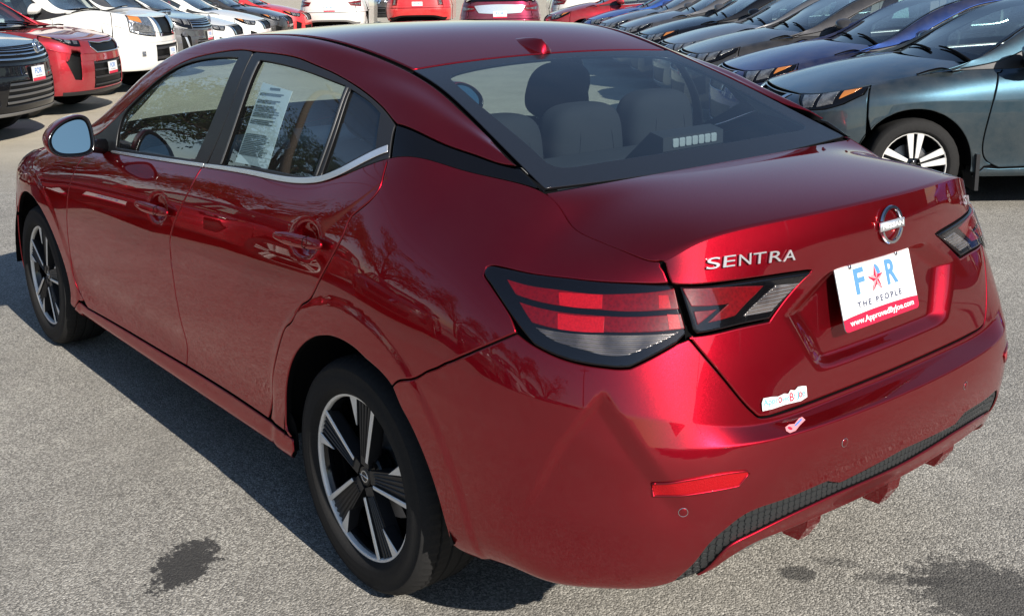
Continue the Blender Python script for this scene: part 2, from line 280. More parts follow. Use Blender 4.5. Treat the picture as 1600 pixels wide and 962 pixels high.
# ---- outlines of panels, lamps and glass in surface coordinates (u,v)
POLY={
'rear_arch':[(10.737,2.385,'s'),(10.737,3.069,'s'),(10.755,3.495,'s'),(10.792,3.863,'s'),(10.848,4.223,'s'),(10.92,4.586,'s'),(11.006,4.945,'s'),(11.106,5.293,'s'),(11.218,5.644,'s'),(11.34,6.059,'s'),(11.472,6.758,'s'),(11.616,7.098,'s'),(11.771,7.206,'s'),(11.942,7.185,'s'),(12.136,7.037,'s'),(12.359,6.62,'s'),(12.602,5.992,'s'),(12.844,5.617,'s'),(13.061,5.279,'s'),(13.245,4.923,'s'),(13.403,4.529,'s'),(13.537,4.112,'s'),(13.646,3.692,'s'),(13.726,3.238,'s'),(13.778,2.619,'s'),(13.807,1.541,'s'),(13.782,0.02,'s')],
'front_arch':[(3.819,2.484,'s'),(3.825,3.076,'s'),(3.849,3.518,'s'),(3.893,3.916,'s'),(3.955,4.312,'s'),(4.033,4.705,'s'),(4.125,5.079,'s'),(4.228,5.431,'s'),(4.342,5.794,'s'),(4.464,6.308,'s'),(4.592,6.98,'s'),(4.726,7.222,'s'),(4.863,7.317,'s'),(5.001,7.31,'s'),(5.14,7.204,'s'),(5.277,6.956,'s'),(5.408,6.301,'s'),(5.533,5.8,'s'),(5.647,5.449,'s'),(5.751,5.118,'s'),(5.841,4.78,'s'),(5.917,4.433,'s'),(5.978,4.086,'s'),(6.023,3.741,'s'),(6.051,3.377,'s'),(6.062,2.93,'s'),(6.057,2.136,'s')],
'seam_fd':[(6.617,13.16,'s'),(6.586,12.372,'s'),(6.555,11.75,'s'),(6.524,11.231,'s'),(6.493,10.763,'s'),(6.462,10.322,'s'),(6.431,9.899,'s'),(6.401,9.46,'s'),(6.372,8.786,'s'),(6.355,7.898,'s'),(6.342,7.503,'s'),(6.329,7.109,'s'),(6.317,6.348,'s'),(6.305,5.823,'s'),(6.294,5.529,'s'),(6.284,5.29,'s'),(6.274,5.075,'s'),(6.265,4.872,'s'),(6.257,4.679,'s'),(6.251,4.494,'s'),(6.246,4.316,'s'),(6.243,4.144,'s'),(6.243,3.978,'s'),(6.246,3.818,'s'),(6.254,3.658,'s'),(6.27,3.494,'s'),(6.298,3.324,'s'),(6.347,3.137,'s'),(6.43,2.92,'s'),(6.541,2.641,'s')],
'seam_mid':[(9.018,14.0,'s'),(8.992,11.96,'s'),(8.822,10.073,'s'),(8.755,9.042,'s'),(8.763,7.353,'s'),(8.791,5.254,'s'),(8.813,4.143,'s'),(8.825,3.55,'s'),(8.803,2.908)],
'seam_rd':[(11.904,14.0,'s'),(11.966,13.438,'s'),(12.017,12.917,'s'),(11.964,12.518,'s'),(11.814,12.158,'s'),(11.723,11.912,'s'),(11.692,11.322,'s'),(11.599,10.712,'s'),(11.422,9.74,'s'),(11.144,7.781,'s'),(10.868,5.605,'s'),(10.53,3.895,'s'),(10.355,2.896)],
'seam_bump':[(12.913,5.73),(13.246,6.677,'s'),(13.528,7.4,'s'),(13.797,7.937,'s'),(14.061,9.001,'s'),(14.327,9.51,'s'),(14.598,9.892,'s'),(14.876,10.243,'s'),(15.165,10.576)],
'tail':[(14.193,11.505,'s'),(14.168,11.693),(14.245,11.795),(14.773,12.002,'s'),(16.085,12.456,'s'),(17.211,12.982,'s'),(18.004,13.111),(18.082,12.931),(18.107,12.163,'s'),(18.12,11.495),(17.916,11.22),(17.123,10.375),(16.89,10.297,'s'),(16.248,10.262,'s'),(15.564,10.432),(14.92,10.961,'s'),(14.355,11.386,'s')],
'lidlight':[(18.234,12.994),(18.964,12.733,'s'),(19.543,12.493,'s'),(20.023,12.322),(19.978,12.245),(19.479,11.622),(19.462,11.595),(19.004,11.619,'s'),(18.32,11.505),(18.254,11.615)],
'lens_red_a':[(14.635,11.676),(15.441,11.882,'s'),(16.385,12.185,'s'),(17.219,12.616,'s'),(18.11,12.928),(18.084,12.2),(17.609,12.128,'s'),(16.817,11.899,'s'),(16.019,11.632,'s'),(14.946,11.456)],
'lens_red_b':[(15.069,11.329),(16.04,11.483,'s'),(16.821,11.727,'s'),(17.594,11.964,'s'),(18.093,12.058),(18.101,11.627),(17.555,11.466,'s'),(16.824,11.256,'s'),(16.164,11.05,'s'),(15.453,10.976)],
'lens_clear':[(15.532,10.891),(16.169,10.99,'s'),(16.825,11.177,'s'),(17.55,11.391,'s'),(17.978,11.527),(17.688,11.24),(17.129,10.729),(16.826,10.606,'s'),(16.413,10.638,'s'),(15.947,10.696,'s')],
'lid_red_a':[(18.285,12.896),(18.952,12.651,'s'),(19.47,12.335),(19.364,12.184),(19.048,11.836),(18.583,11.778),(19.005,12.136),(18.36,12.261)],
'lid_red_b':[(18.375,12.106),(18.814,12.07),(18.372,11.734)],
'lid_clear':[(19.604,12.254),(19.866,12.149),(19.499,11.735),(19.149,11.788)],
'refl_a':[(15.865,11.933),(16.326,12.132,'s'),(16.686,12.311),(16.698,11.896),(16.324,11.726,'s'),(15.942,11.624)],
'refl_b':[(15.939,11.417),(16.342,11.517,'s'),(16.747,11.672),(16.741,11.218),(16.367,11.097,'s'),(15.984,11.02)],
'refl_c':[(17.728,12.665),(17.93,12.681),(17.918,12.233),(17.688,12.211)],
'refl_d':[(17.817,12.033),(18.031,12.028),(18.021,11.619),(17.802,11.575)],
'lid_side':[(18.011,13.58),(18.06,13.071)],
'lid_low':[(18.156,11.422),(18.235,11.255,'s'),(18.603,10.475,'s'),(18.941,9.432,'s'),(19.056,9.114,'s'),(19.443,9.076,'s'),(19.825,9.026,'s'),(20.391,9.195,'s')],
'strip_up':[(17.895,1.615),(18.171,2.544,'s'),(18.353,3.18,'s'),(18.573,3.506,'s'),(18.857,3.756,'s'),(19.347,3.786,'s'),(19.773,3.895),(19.906,3.911),(20.084,3.639),(20.565,3.672,'s'),(21.32,3.903,'s'),(22.318,3.962,'s')],
'strip_lo':[(18.214,1.297),(18.41,1.927,'s'),(18.599,2.694,'s'),(18.746,2.846,'s'),(18.972,2.878,'s'),(19.656,3.113,'s'),(20.119,3.213,'s'),(20.881,3.057,'s'),(21.546,2.861,'s')],
'lip_lo':[(18.457,1.297),(18.646,1.699,'s'),(18.988,1.895,'s'),(19.461,1.665,'s'),(20.032,1.569,'s'),(20.561,1.456,'s')],
'reflector':[(17.47,4.887),(17.971,5.023,'s'),(18.466,5.122,'s'),(18.738,5.111),(18.769,5.021),(18.653,4.693),(18.164,4.67,'s'),(17.506,4.598)],
'frame_outer':[(2.617,1.018),(3.199,2.317,'s'),(3.613,3.03,'s'),(4.12,3.661,'s'),(4.775,3.926,'s'),(5.522,4.061,'s'),(5.977,3.948,'s'),(6.685,3.811,'s'),(7.004,3.573,'s'),(7.255,3.343,'s'),(7.566,2.872,'s'),(7.849,2.219,'s'),(8.043,1.555)],
'strip_top':[(8.039,1.567),(8.112,1.519,'s'),(8.67,1.289,'s'),(9.201,1.354,'s'),(9.647,1.388,'s'),(10.134,2.574)],
'strip_bot':[(7.959,0.486),(8.359,0.201,'s'),(8.981,0.0,'s'),(9.427,0.0,'s'),(9.83,0.0,'s'),(10.269,0.857)],
'glass_f':[(3.252,0.282),(3.165,1.466,'s'),(3.185,2.038,'s'),(3.422,2.621,'s'),(3.758,3.205,'s'),(4.144,3.545,'s'),(4.582,3.676,'s'),(5.061,3.713,'s'),(5.527,3.665),(5.22,1.917,'s'),(4.858,0.199)],
'glass_r':[(6.06,3.573),(6.585,3.428,'s'),(6.95,3.259,'s'),(7.388,2.931),(7.184,1.469,'s'),(6.896,0.199),(6.223,0.276,'s'),(5.372,0.159)],
'glass_q':[(7.456,2.811),(7.572,2.618,'s'),(7.694,2.374,'s'),(7.832,1.949),(7.749,0.577),(7.006,0.163),(7.26,1.411,'s')],
'pillar_gap':[(5.869,3.899),(5.509,1.942,'s'),(5.081,0.151)],
'rear_gap':[(8.043,1.533),(7.997,1.064,'s'),(7.936,0.419)],
'chrome_top':[(3.236,0.099),(4.193,0.111,'s'),(5.025,0.088),(6.134,0.171,'s'),(6.883,0.177),(7.018,0.168),(7.349,0.262,'s'),(7.922,0.565)],
'chrome_bot':[(3.256,0.0),(4.203,0.0,'s'),(5.018,0.0),(6.128,0.036,'s'),(6.875,0.037),(7.036,0.0),(7.343,0.1,'s'),(7.916,0.317)],
'sail':[(2.593,0.924),(3.181,2.258),(3.197,1.725),(3.246,0.136),(2.967,0.0)],
'paper':[(6.068,2.835),(6.603,2.64),(6.117,0.278),(5.544,0.317)],
'rg_in':[(8.314,0.562),(8.393,0.499,'s'),(8.611,0.449,'s'),(9.115,0.429,'s'),(9.968,0.491,'s'),(10.235,0.501,'s'),(10.415,0.493,'s'),(10.539,0.549,'s'),(10.6,0.714),(10.584,1.354,'s'),(10.58,2.776,'s')],
'rg_in_top':[(8.271,0.641),(8.216,1.625,'s'),(8.182,2.834,'s'),(8.18,4.05,'s')],
'tri':[(11.02,0.029)],
}
# ------------------------------------------------------------------ panels cut from the surfaces
def smooth_poly(pts,step,closed=True):
    """pts: (u,v[,'s']); returns a resampled closed polyline in scaled units; 's' points are rounded"""
    P=np.array([[p[0]/step[0],p[1]/step[1]] for p in pts]);S=[len(p)>2 for p in pts];n=len(P);out=[]
    rng=range(n) if closed else range(n-1)
    def tan(i):
        if S[i]: return (P[(i+1)%n]-P[i-1])
        return None
    for i in rng:
        j=(i+1)%n;a,b=P[i],P[j];L=np.linalg.norm(b-a)
        if L<1e-6: continue
        k=max(1,int(math.ceil(L/1.15)));ta,tb=tan(i),tan(j)
        if ta is None and tb is None:
            t=np.arange(k)/k;out.append(a+(b-a)*t[:,None]);continue
        def unit(t,other): 
            if t is None: return None
            nn=np.linalg.norm(t);return t/nn*L if nn>1e-9 else b-a
        ta=unit(ta,tb);tb=unit(tb,ta)
        if ta is None: ta=1.5*(b-a)-.5*tb
        if tb is None: tb=1.5*(b-a)-.5*ta
        k=max(k,3);t=(np.arange(k)/k)[:,None]
        out.append((2*t**3-3*t**2+1)*a+(t**3-2*t**2+t)*ta+(-2*t**3+3*t**2)*b+(t**3-t**2)*tb)
    if not closed: out.append(P[-1:])
    return np.concatenate(out)
def area2(p): return float(np.sum(p[:,0]*np.roll(p[:,1],-1)-np.roll(p[:,0],-1)*p[:,1]))
def inside(poly,q):
    x,y=q[:,0],q[:,1];c=np.zeros(len(q),bool);a=poly;b=np.roll(poly,-1,0)
    for (x0,y0),(x1,y1) in zip(a,b):
        if y0==y1: continue
        m=((y0>y)!=(y1>y))&(x<(x1-x0)*(y-y0)/(y1-y0)+x0);c^=m
    return c
def segdist(poly,q):
    d=np.full(len(q),1e9);a=poly;b=np.roll(poly,-1,0)
    for p0,p1 in zip(a,b):
        e=p1-p0;L=e@e
        if L<1e-12: continue
        t=np.clip(((q-p0)@e)/L,0,1);d=np.minimum(d,np.hypot(*(q-p0-t[:,None]*e).T))
    return d
class Mesh:
    """vertex / face / normal arrays of one part"""
    def __init__(s): s.v=[];s.f=[];s.n=[];s.m=[]
    def add(s,V,F,N=None,mi=0):
        o=sum(len(x) for x in s.v);V=np.asarray(V,float);s.v.append(V);s.n.append(np.zeros((len(V),3)) if N is None else np.asarray(N,float))
        for f in F: s.f.append(tuple(i+o for i in f));s.m.append(mi)
        return s
    def mirrored(s):
        r=Mesh();r.v=[v*[1,-1,1] for v in s.v];r.n=[n*[1,-1,1] for n in s.n];r.f=[f[::-1] for f in s.f];r.m=list(s.m);return r
    def build(s,name,mats,parent=None,smooth=True,link=True):
        V=np.concatenate(s.v);N=np.concatenate(s.n)
        me=bpy.data.meshes.new(name);me.from_pydata(V.tolist(),[],s.f);
        for m in (mats if isinstance(mats,(list,tuple)) else ([mats,DARK] if any(s.m) else [mats])): me.materials.append(m)
        if smooth: me.polygons.foreach_set('use_smooth',[True]*len(me.polygons))
        if any(s.m): me.polygons.foreach_set('material_index',s.m)
        me.update()
        if np.abs(N).sum()>0 : me.normals_split_custom_set_from_vertices(N.tolist())
        o=bpy.data.objects.new(name,me)
        if link: sc.collection.objects.link(o)
        if parent is not None: o.parent=parent
        return o
def inset(S,flip,step,poly,dist):
    """move a polygon (scaled uv, counter-clockwise seen from outside) inward by dist metres along the surface"""
    u=poly[:,0]*step[0];v=poly[:,1]*step[1];X=S(u,v);h=1e-3
    Xu=(S(u+h,v)-X)/h;Xv=(S(u,v+h)-X)/h
    n=np.cross(Xu,Xv);n/=np.linalg.norm(n,axis=1,keepdims=True)+1e-12
    e0=X-np.roll(X,1,0);e1=np.roll(X,-1,0)-X
    e0/=np.linalg.norm(e0,axis=1,keepdims=True)+1e-9;e1/=np.linalg.norm(e1,axis=1,keepdims=True)+1e-9
    b0=np.cross(n,e0);b1=np.cross(n,e1);b=(b0+b1)/np.maximum(.35,1+(b0*b1).sum(1,keepdims=True))
    A=(Xu*Xu).sum(1);Bm=(Xu*Xv).sum(1);Cc=(Xv*Xv).sum(1);r0=(Xu*b).sum(1);r1=(Xv*b).sum(1);D=np.maximum(A*Cc-Bm*Bm,.06*A*Cc+1e-12)
    du=(Cc*r0-Bm*r1)/D*dist;dv=(A*r1-Bm*r0)/D*dist
    lim=4
    du=np.clip(du/step[0],-lim,lim);dv=np.clip(dv/step[1],-lim,lim)
    return poly+np.stack([du,dv],1),(b if not flip else b)
def panel(S,pts,step=(.055,.16),offset=0.,gap=.002,edge=.004,depth=.02,flip=False,holes=(),hgap=0.,lip=None,resampled=False):
    """one sheet of bodywork: pts in (u,v); rolled, folded edges all round. lip(u,v)->(mask,normals) keeps an edge sharp against its neighbour"""
    M=Mesh();sg=-1 if flip else 1
    polys=[]
    for k,pp in enumerate([pts]+list(holes)):
        q=smooth_poly(pp,step)
        if k>0:
            pass
        if (area2(q)<0)!=(k>0): q=q[::-1]        # outer ccw, holes cw
        polys.append(q)
    rings=[]
    for k,q in enumerate(polys):
        g=gap if k==0 else hgap
        prof=[(g+edge,0.,0.),(g+edge*.45,edge*.12,.45),(g+edge*.1,edge*.5,1.1),(g,edge*1.1,1.45),(g,depth,1.5)] if edge>0 else [(g,0.,0.),(g,depth,1.5)]
        rr=[]
        lm=None
        if lip is not None:
            lm,ln=lip(q[:,0]*step[0],q[:,1]*step[1])
        for (dd,dp,tl) in prof:
            qi,b=inset(S,flip,step,q,dd)
            if lm is not None: 
                q0,_=inset(S,flip,step,q,0.0)
                qi=np.where(lm[:,None],q if dd<g+edge-1e-9 else qi,qi)
            u,v=qi[:,0]*step[0],qi[:,1]*step[1];X=S(u,v);n=S.norm(u,v)*sg
            Y=X+n*(offset-dp);N=n*math.cos(tl)-b*math.sin(tl)
            if lm is not None:
                Y=np.where(lm[:,None],X+n*offset-(n*max(0,dp-edge) if dd<=g else 0)*1.0,Y)
                if dd<g+edge-1e-9: N=np.where(lm[:,None],ln,N)
            rr.append((qi,Y,N))
        rings.append(rr)
    inner=[r[0][0] for r in rings]
    lo=inner[0].min(0);hi=inner[0].max(0)
    gx,gy=np.meshgrid(np.arange(math.floor(lo[0]),math.ceil(hi[0])+1),np.arange(math.floor(lo[1]),math.ceil(hi[1])+1),indexing='ij')
    gx=gx+.5*(gy%2);q=np.stack([gx.ravel(),gy.ravel()],1).astype(float)
    m=inside(inner[0],q)
    for h in inner[1:]: m&=~inside(h,q)
    q=q[m]
    if len(q):
        dmin=np.minimum.reduce([segdist(h,q) for h in inner]);q=q[dmin>.45]
    allp=np.concatenate(inner+[q]);edges=[];o=0
    for h in inner:
        n=len(h);edges+=[(o+i,o+(i+1)%n) for i in range(n)];o+=n
    vs_,_,fs,orig,_,_=delaunay_2d_cdt([Vector(p) for p in allp.tolist()],edges,[],0,1e-7)
    vo=np.array([[p.x,p.y] for p in vs_]);F=np.array(fs)
    cen=vo[F].mean(1);m=inside(inner[0],cen)
    for h in inner[1:]: m&=~inside(h,cen)
    F=F[m]
    u,v=vo[:,0]*step[0],vo[:,1]*step[1];n=S.norm(u,v)*sg;X=S(u,v)+n*offset
    a=vo[F];ar=(a[:,1,0]-a[:,0,0])*(a[:,2,1]-a[:,0,1])-(a[:,1,1]-a[:,0,1])*(a[:,2,0]-a[:,0,0])
    fl=(ar<0)!=flip
    F=[(int(f[0]),int(f[2]),int(f[1])) if w else (int(f[0]),int(f[1]),int(f[2])) for f,w in zip(F,fl)]
    M.add(X,F,n)
    for rr in rings:
        k=len(rr[0][0]);V=np.concatenate([r[1] for r in rr]);N=np.concatenate([r[2] for r in rr]);FF=[]
        for a in range(len(rr)-1):
            for i in range(k):
                j=(i+1)%k;f=(a*k+i,(a+1)*k+i,(a+1)*k+j,a*k+j)
                FF.append(f if not flip else f[::-1])
        M.add(V,FF,N)
        if edge>0:
            kk=k*(len(rr)-1);M.m[-k:]=[1]*k  # innermost edge wall goes black: shade of the gap put into its colour
    return M
def frame_at(S,u,v,flip=False):
    u=np.array([u]);v=np.array([v]);n=S.norm(u,v)[0]*(-1 if flip else 1);return Vector(S(u,v)[0]),Vector(n)
# ------------------------------------------------------------------ simple solids
def orient(M,mat4):
    R=np.array(mat4);r=Mesh();r.v=[v@R[:3,:3].T+R[:3,3] for v in M.v];r.n=[n@R[:3,:3].T for n in M.n];r.f=list(M.f);r.m=list(M.m)
    if np.linalg.det(R[:3,:3])<0: r.f=[f[::-1] for f in r.f]
    return r
def join(*Ms):
    r=Mesh()
    for M in Ms:
        for i,(v,n) in enumerate(zip(M.v,M.n)): pass
        r.add(np.concatenate(M.v),M.f,np.concatenate(M.n))
        r.m[-len(M.f):]=M.m
    return r
def sbox(cx,cy,cz,sx,sy,sz,p=4,n=10,taper=None):
    """soft box: superellipsoid sampled on a cube (smooth cushions, housings)"""
    V=[];F=[];idx={}
    t=np.linspace(-1,1,n)
    def put(a):
        k=tuple(np.round(a,6))
        if k not in idx: idx[k]=len(V);V.append(a)
        return idx[k]
    for ax in range(3):
        for s in (-1,1):
            for i in range(n-1):
                for j in range(n-1):
                    c=[]
                    for (a,b) in ((i,j),(i+1,j),(i+1,j+1),(i,j+1)):
                        q=[0,0,0];q[ax]=s;q[(ax+1)%3]=t[a];q[(ax+2)%3]=t[b];c.append(put(np.array(q,float)))
                    F.append(tuple(c) if s>0 else tuple(c[::-1]))
    V=np.array(V);r=(np.abs(V)**p).sum(1,keepdims=True)**(1/p);V=V/r
    N=np.sign(V)*np.abs(V)**(p-1)/np.array([sx,sy,sz]);N/=np.linalg.norm(N,axis=1,keepdims=True)
    V=V*np.array([sx,sy,sz])/2
    if taper: V[:,:2]*=(1+taper*V[:,2:]/sz)
    return Mesh().add(V+[cx,cy,cz],F,N)
def box(x0,x1,y0,y1,z0,z1):
    V=[(x,y,z) for x in (x0,x1) for y in (y0,y1) for z in (z0,z1)]
    return Mesh().add(V,[(0,1,3,2),(4,6,7,5),(0,4,5,1),(2,3,7,6),(0,2,6,4),(1,5,7,3)])
def prism(poly,h0,h1,axis='y',bev=0.):
    """polygon in the other two axes extruded along axis (x,z)->y ; bev chamfers the outer (h1) edge"""
    poly=np.array(poly,float)
    if area2(poly)<0: poly=poly[::-1]
    k=len(poly);rings=[(poly,h0)]
    if bev>0:
        c=poly.mean(0);e=np.roll(poly,-1,0)-poly;e/=np.linalg.norm(e,axis=1,keepdims=True)+1e-9
        nrm=np.stack([-e[:,1],e[:,0]],1);mi=nrm+np.roll(nrm,1,0);mi/=np.maximum(.4,(mi*nrm).sum(1,keepdims=True))
        rings+= [(poly,h1-bev),(poly+mi*bev,h1)]
    else: rings.append((poly,h1))
    def to3(p,h):
        if axis=='y': return np.stack([p[:,0],np.full(len(p),h),p[:,1]],1)
        if axis=='x': return np.stack([np.full(len(p),h),p[:,0],p[:,1]],1)
        return np.stack([p[:,0],p[:,1],np.full(len(p),h)],1)
    V=np.concatenate([to3(p,h) for p,h in rings]);F=[]
    for a in range(len(rings)-1):
        for i in range(k):
            j=(i+1)%k;F.append((a*k+i,a*k+j,(a+1)*k+j,(a+1)*k+i))
    F.append(tuple(range(k))[::-1]);F.append(tuple((len(rings)-1)*k+i for i in range(k)))
    sgn=(h1-h0)*(-1 if axis=='y' else 1)
    if sgn<0: F=[f[::-1] for f in F]
    return Mesh().add(V,F)
def lathe(prof,n=64,y0=0.,caps=False):
    """profile (r,y) spun about the y axis; smooth normals from the profile"""
    pr=np.array(prof,float);k=len(pr);th=np.linspace(0,2*math.pi,n,endpoint=False);V=[]
    t=np.gradient(pr,axis=0);nn=np.stack([t[:,1],-t[:,0]],1);nn/=np.linalg.norm(nn,axis=1,keepdims=True)+1e-9
    V=np.stack([np.outer(np.cos(th),pr[:,0]),np.broadcast_to(pr[:,1]+y0,(n,k)),np.outer(np.sin(th),pr[:,0])],-1).reshape(-1,3)
    N=np.stack([np.outer(np.cos(th),nn[:,0]),np.broadcast_to(nn[:,1],(n,k)),np.outer(np.sin(th),nn[:,0])],-1).reshape(-1,3)
    F=[(i*k+j,i*k+j+1,((i+1)%n)*k+j+1,((i+1)%n)*k+j) for i in range(n) for j in range(k-1)]
    return Mesh().add(V,F,N)
def tube(pts,r,n=8):
    P=np.array(pts,float);k=len(P);V=[];F=[]
    rr=np.broadcast_to(r,(k,))
    up=np.array([0,0,1.])
    for i in range(k):
        t=P[min(i+1,k-1)]-P[max(i-1,0)];t/=np.linalg.norm(t)+1e-9
        a=np.cross(t,up);
        if np.linalg.norm(a)<1e-3: a=np.cross(t,[1,0,0])
        a/=np.linalg.norm(a);b=np.cross(a,t)
        for j in range(n):
            w=2*math.pi*j/n;V.append(P[i]+rr[i]*(math.cos(w)*a+math.sin(w)*b))
    for i in range(k-1):
        for j in range(n): F.append((i*n+j,i*n+(j+1)%n,(i+1)*n+(j+1)%n,(i+1)*n+j))
    F.append(tuple(range(n))[::-1]);F.append(tuple((k-1)*n+j for j in range(n)))
    return Mesh().add(V,F)
def text(name,body,height,M4,m,parent,ext=.001,width=None,bold=0.,shear=0.):
    """flat lettering standing in the local xy plane of M4, centred"""
    cu=bpy.data.curves.new(name,'FONT');cu.body=body;cu.size=1;cu.extrude=0;cu.offset=bold;cu.shear=shear;cu.align_x='CENTER';cu.align_y='CENTER'
    o=bpy.data.objects.new(name,cu);sc.collection.objects.link(o);dg=bpy.context.evaluated_depsgraph_get();me=bpy.data.meshes.new_from_object(o.evaluated_get(dg))
    bpy.data.objects.remove(o);bpy.data.curves.remove(cu)
    n=len(me.vertices);V=np.empty(n*3);me.vertices.foreach_get('co',V);V=V.reshape(-1,3)
    lo,hi=V.min(0),V.max(0);V-=(lo+hi)/2;s=height/(hi[1]-lo[1]);sx=s if width is None else width/(hi[0]-lo[0]);V[:,0]*=sx;V[:,1]*=s
    F=[tuple(p.vertices) for p in me.polygons];bpy.data.meshes.remove(me)
    # thickness: front sheet plus side walls along the open edges
    cnt={}
    for f in F:
        for i in range(len(f)):
            a,b=f[i],f[(i+1)%len(f)];cnt[(a,b)]=1
    up=np.array([v for v in V]);up[:,2]=ext;allV=np.concatenate([up,V]);FF=list(F)
    for (a,b) in cnt:
        if (b,a) not in cnt: FF.append((a,a+n,b+n,b))
    return orient(Mesh().add(allV,FF),M4).build(name,m,parent,smooth=False)
def basis(pos,x,n):
    """4x4 with local x along x (made square to n), local z along n"""
    n=Vector(n).normalized();x=Vector(x);x=(x-n*x.dot(n)).normalized();y=n.cross(x)
    return Matrix(((x.x,y.x,n.x,pos[0]),(x.y,y.y,n.y,pos[1]),(x.z,y.z,n.z,pos[2]),(0,0,0,1)))
def empty(name,loc,label=None,cat=None,group=None,rz=0.):
    o=bpy.data.objects.new(name,None);sc.collection.objects.link(o);o.location=loc;o.rotation_euler=(0,0,rz);o.empty_display_size=.2
    tag(o,label,cat,group);return o
def tag(o,label=None,cat=None,group=None,kind=None):
    if label:o['label']=label
    if cat:o['category']=cat
    if group:o['group']=group
    if kind:o['kind']=kind
    return o
# ------------------------------------------------------------------ the car builder
def sstep(x,a,b): 
    t=np.clip((x-a)/(b-a),0,1);return t*t*(3-2*t)
ARCH_R=(-.008,.314,.399);ARCH_F=(2.718,.316,.392)
def hero_sculpt(X):
    x,y,z=X[...,0],np.abs(X[...,1]),X[...,2];h=np.zeros(x.shape)
    side=sstep(y,.70,.80)
    for (cx,cz,r) in (ARCH_R,ARCH_F):
        d=np.hypot(x-cx,z-cz);h+=.005*(1-sstep(d,r+.078,r+.105))*side
    # number-plate recess in the boot lid
    rear=(x<-.80)
    hw=np.minimum(.285+.55*(z-.745),.352-(z-.885)*1.93);m=sstep(z,.742,.772)*(1-sstep(z,.945,.962))*(1-sstep(y,hw-.085,hw))
    h-=.025*m*rear
    # door-handle cups
    for (cx,cz) in ((1.285,.853),(.245,.930)):
        h-=.026*np.exp(-(((x-cx)/.060)**2+((z-cz)/.038)**2)**2)*side
    # crease running down the bumper corner
    s=np.degrees(np.arctan2(-(x+.35),y-.25));sL=np.interp(z,[.475,.662,.791],[25.9,33.9,42.0]);sR=42+(.791-z)*59
    h-=.012*sstep(s,sL,sL+2.0)*(1-sstep(s,sR-5,sR))*sstep(z,.47,.60)*(1-sstep(z,.765,.795))*(x<-.4)
    # hollow along the lower doors
    h-=.006*np.exp(-((z-.40)/.06)**2)*sstep(x,.35,.6)*(1-sstep(x,2.05,2.3))*side
    return h
def mir(pts,c): return [((2*c-p[0],)+tuple(p[1:])) for p in pts[::-1]]
def uvp(name): return list(POLY[name])
class Nets: pass
def sedan_nets(disp=hero_sculpt):
    n=Nets();n.B=make_body(disp);n.G=make_green();n.T=make_top();n.D=Deck(n.B);n.H=Hood(n.B);n.suv=False;n.aR=ARCH_R;n.aF=ARCH_F;n.wr=.322;n.xf=2.712;n.z0=0.;return n
def both(M,name,mats,parent,label=None):
    a=M.build(name,mats,parent);b=M.mirrored().build(name,mats,parent);return a,b
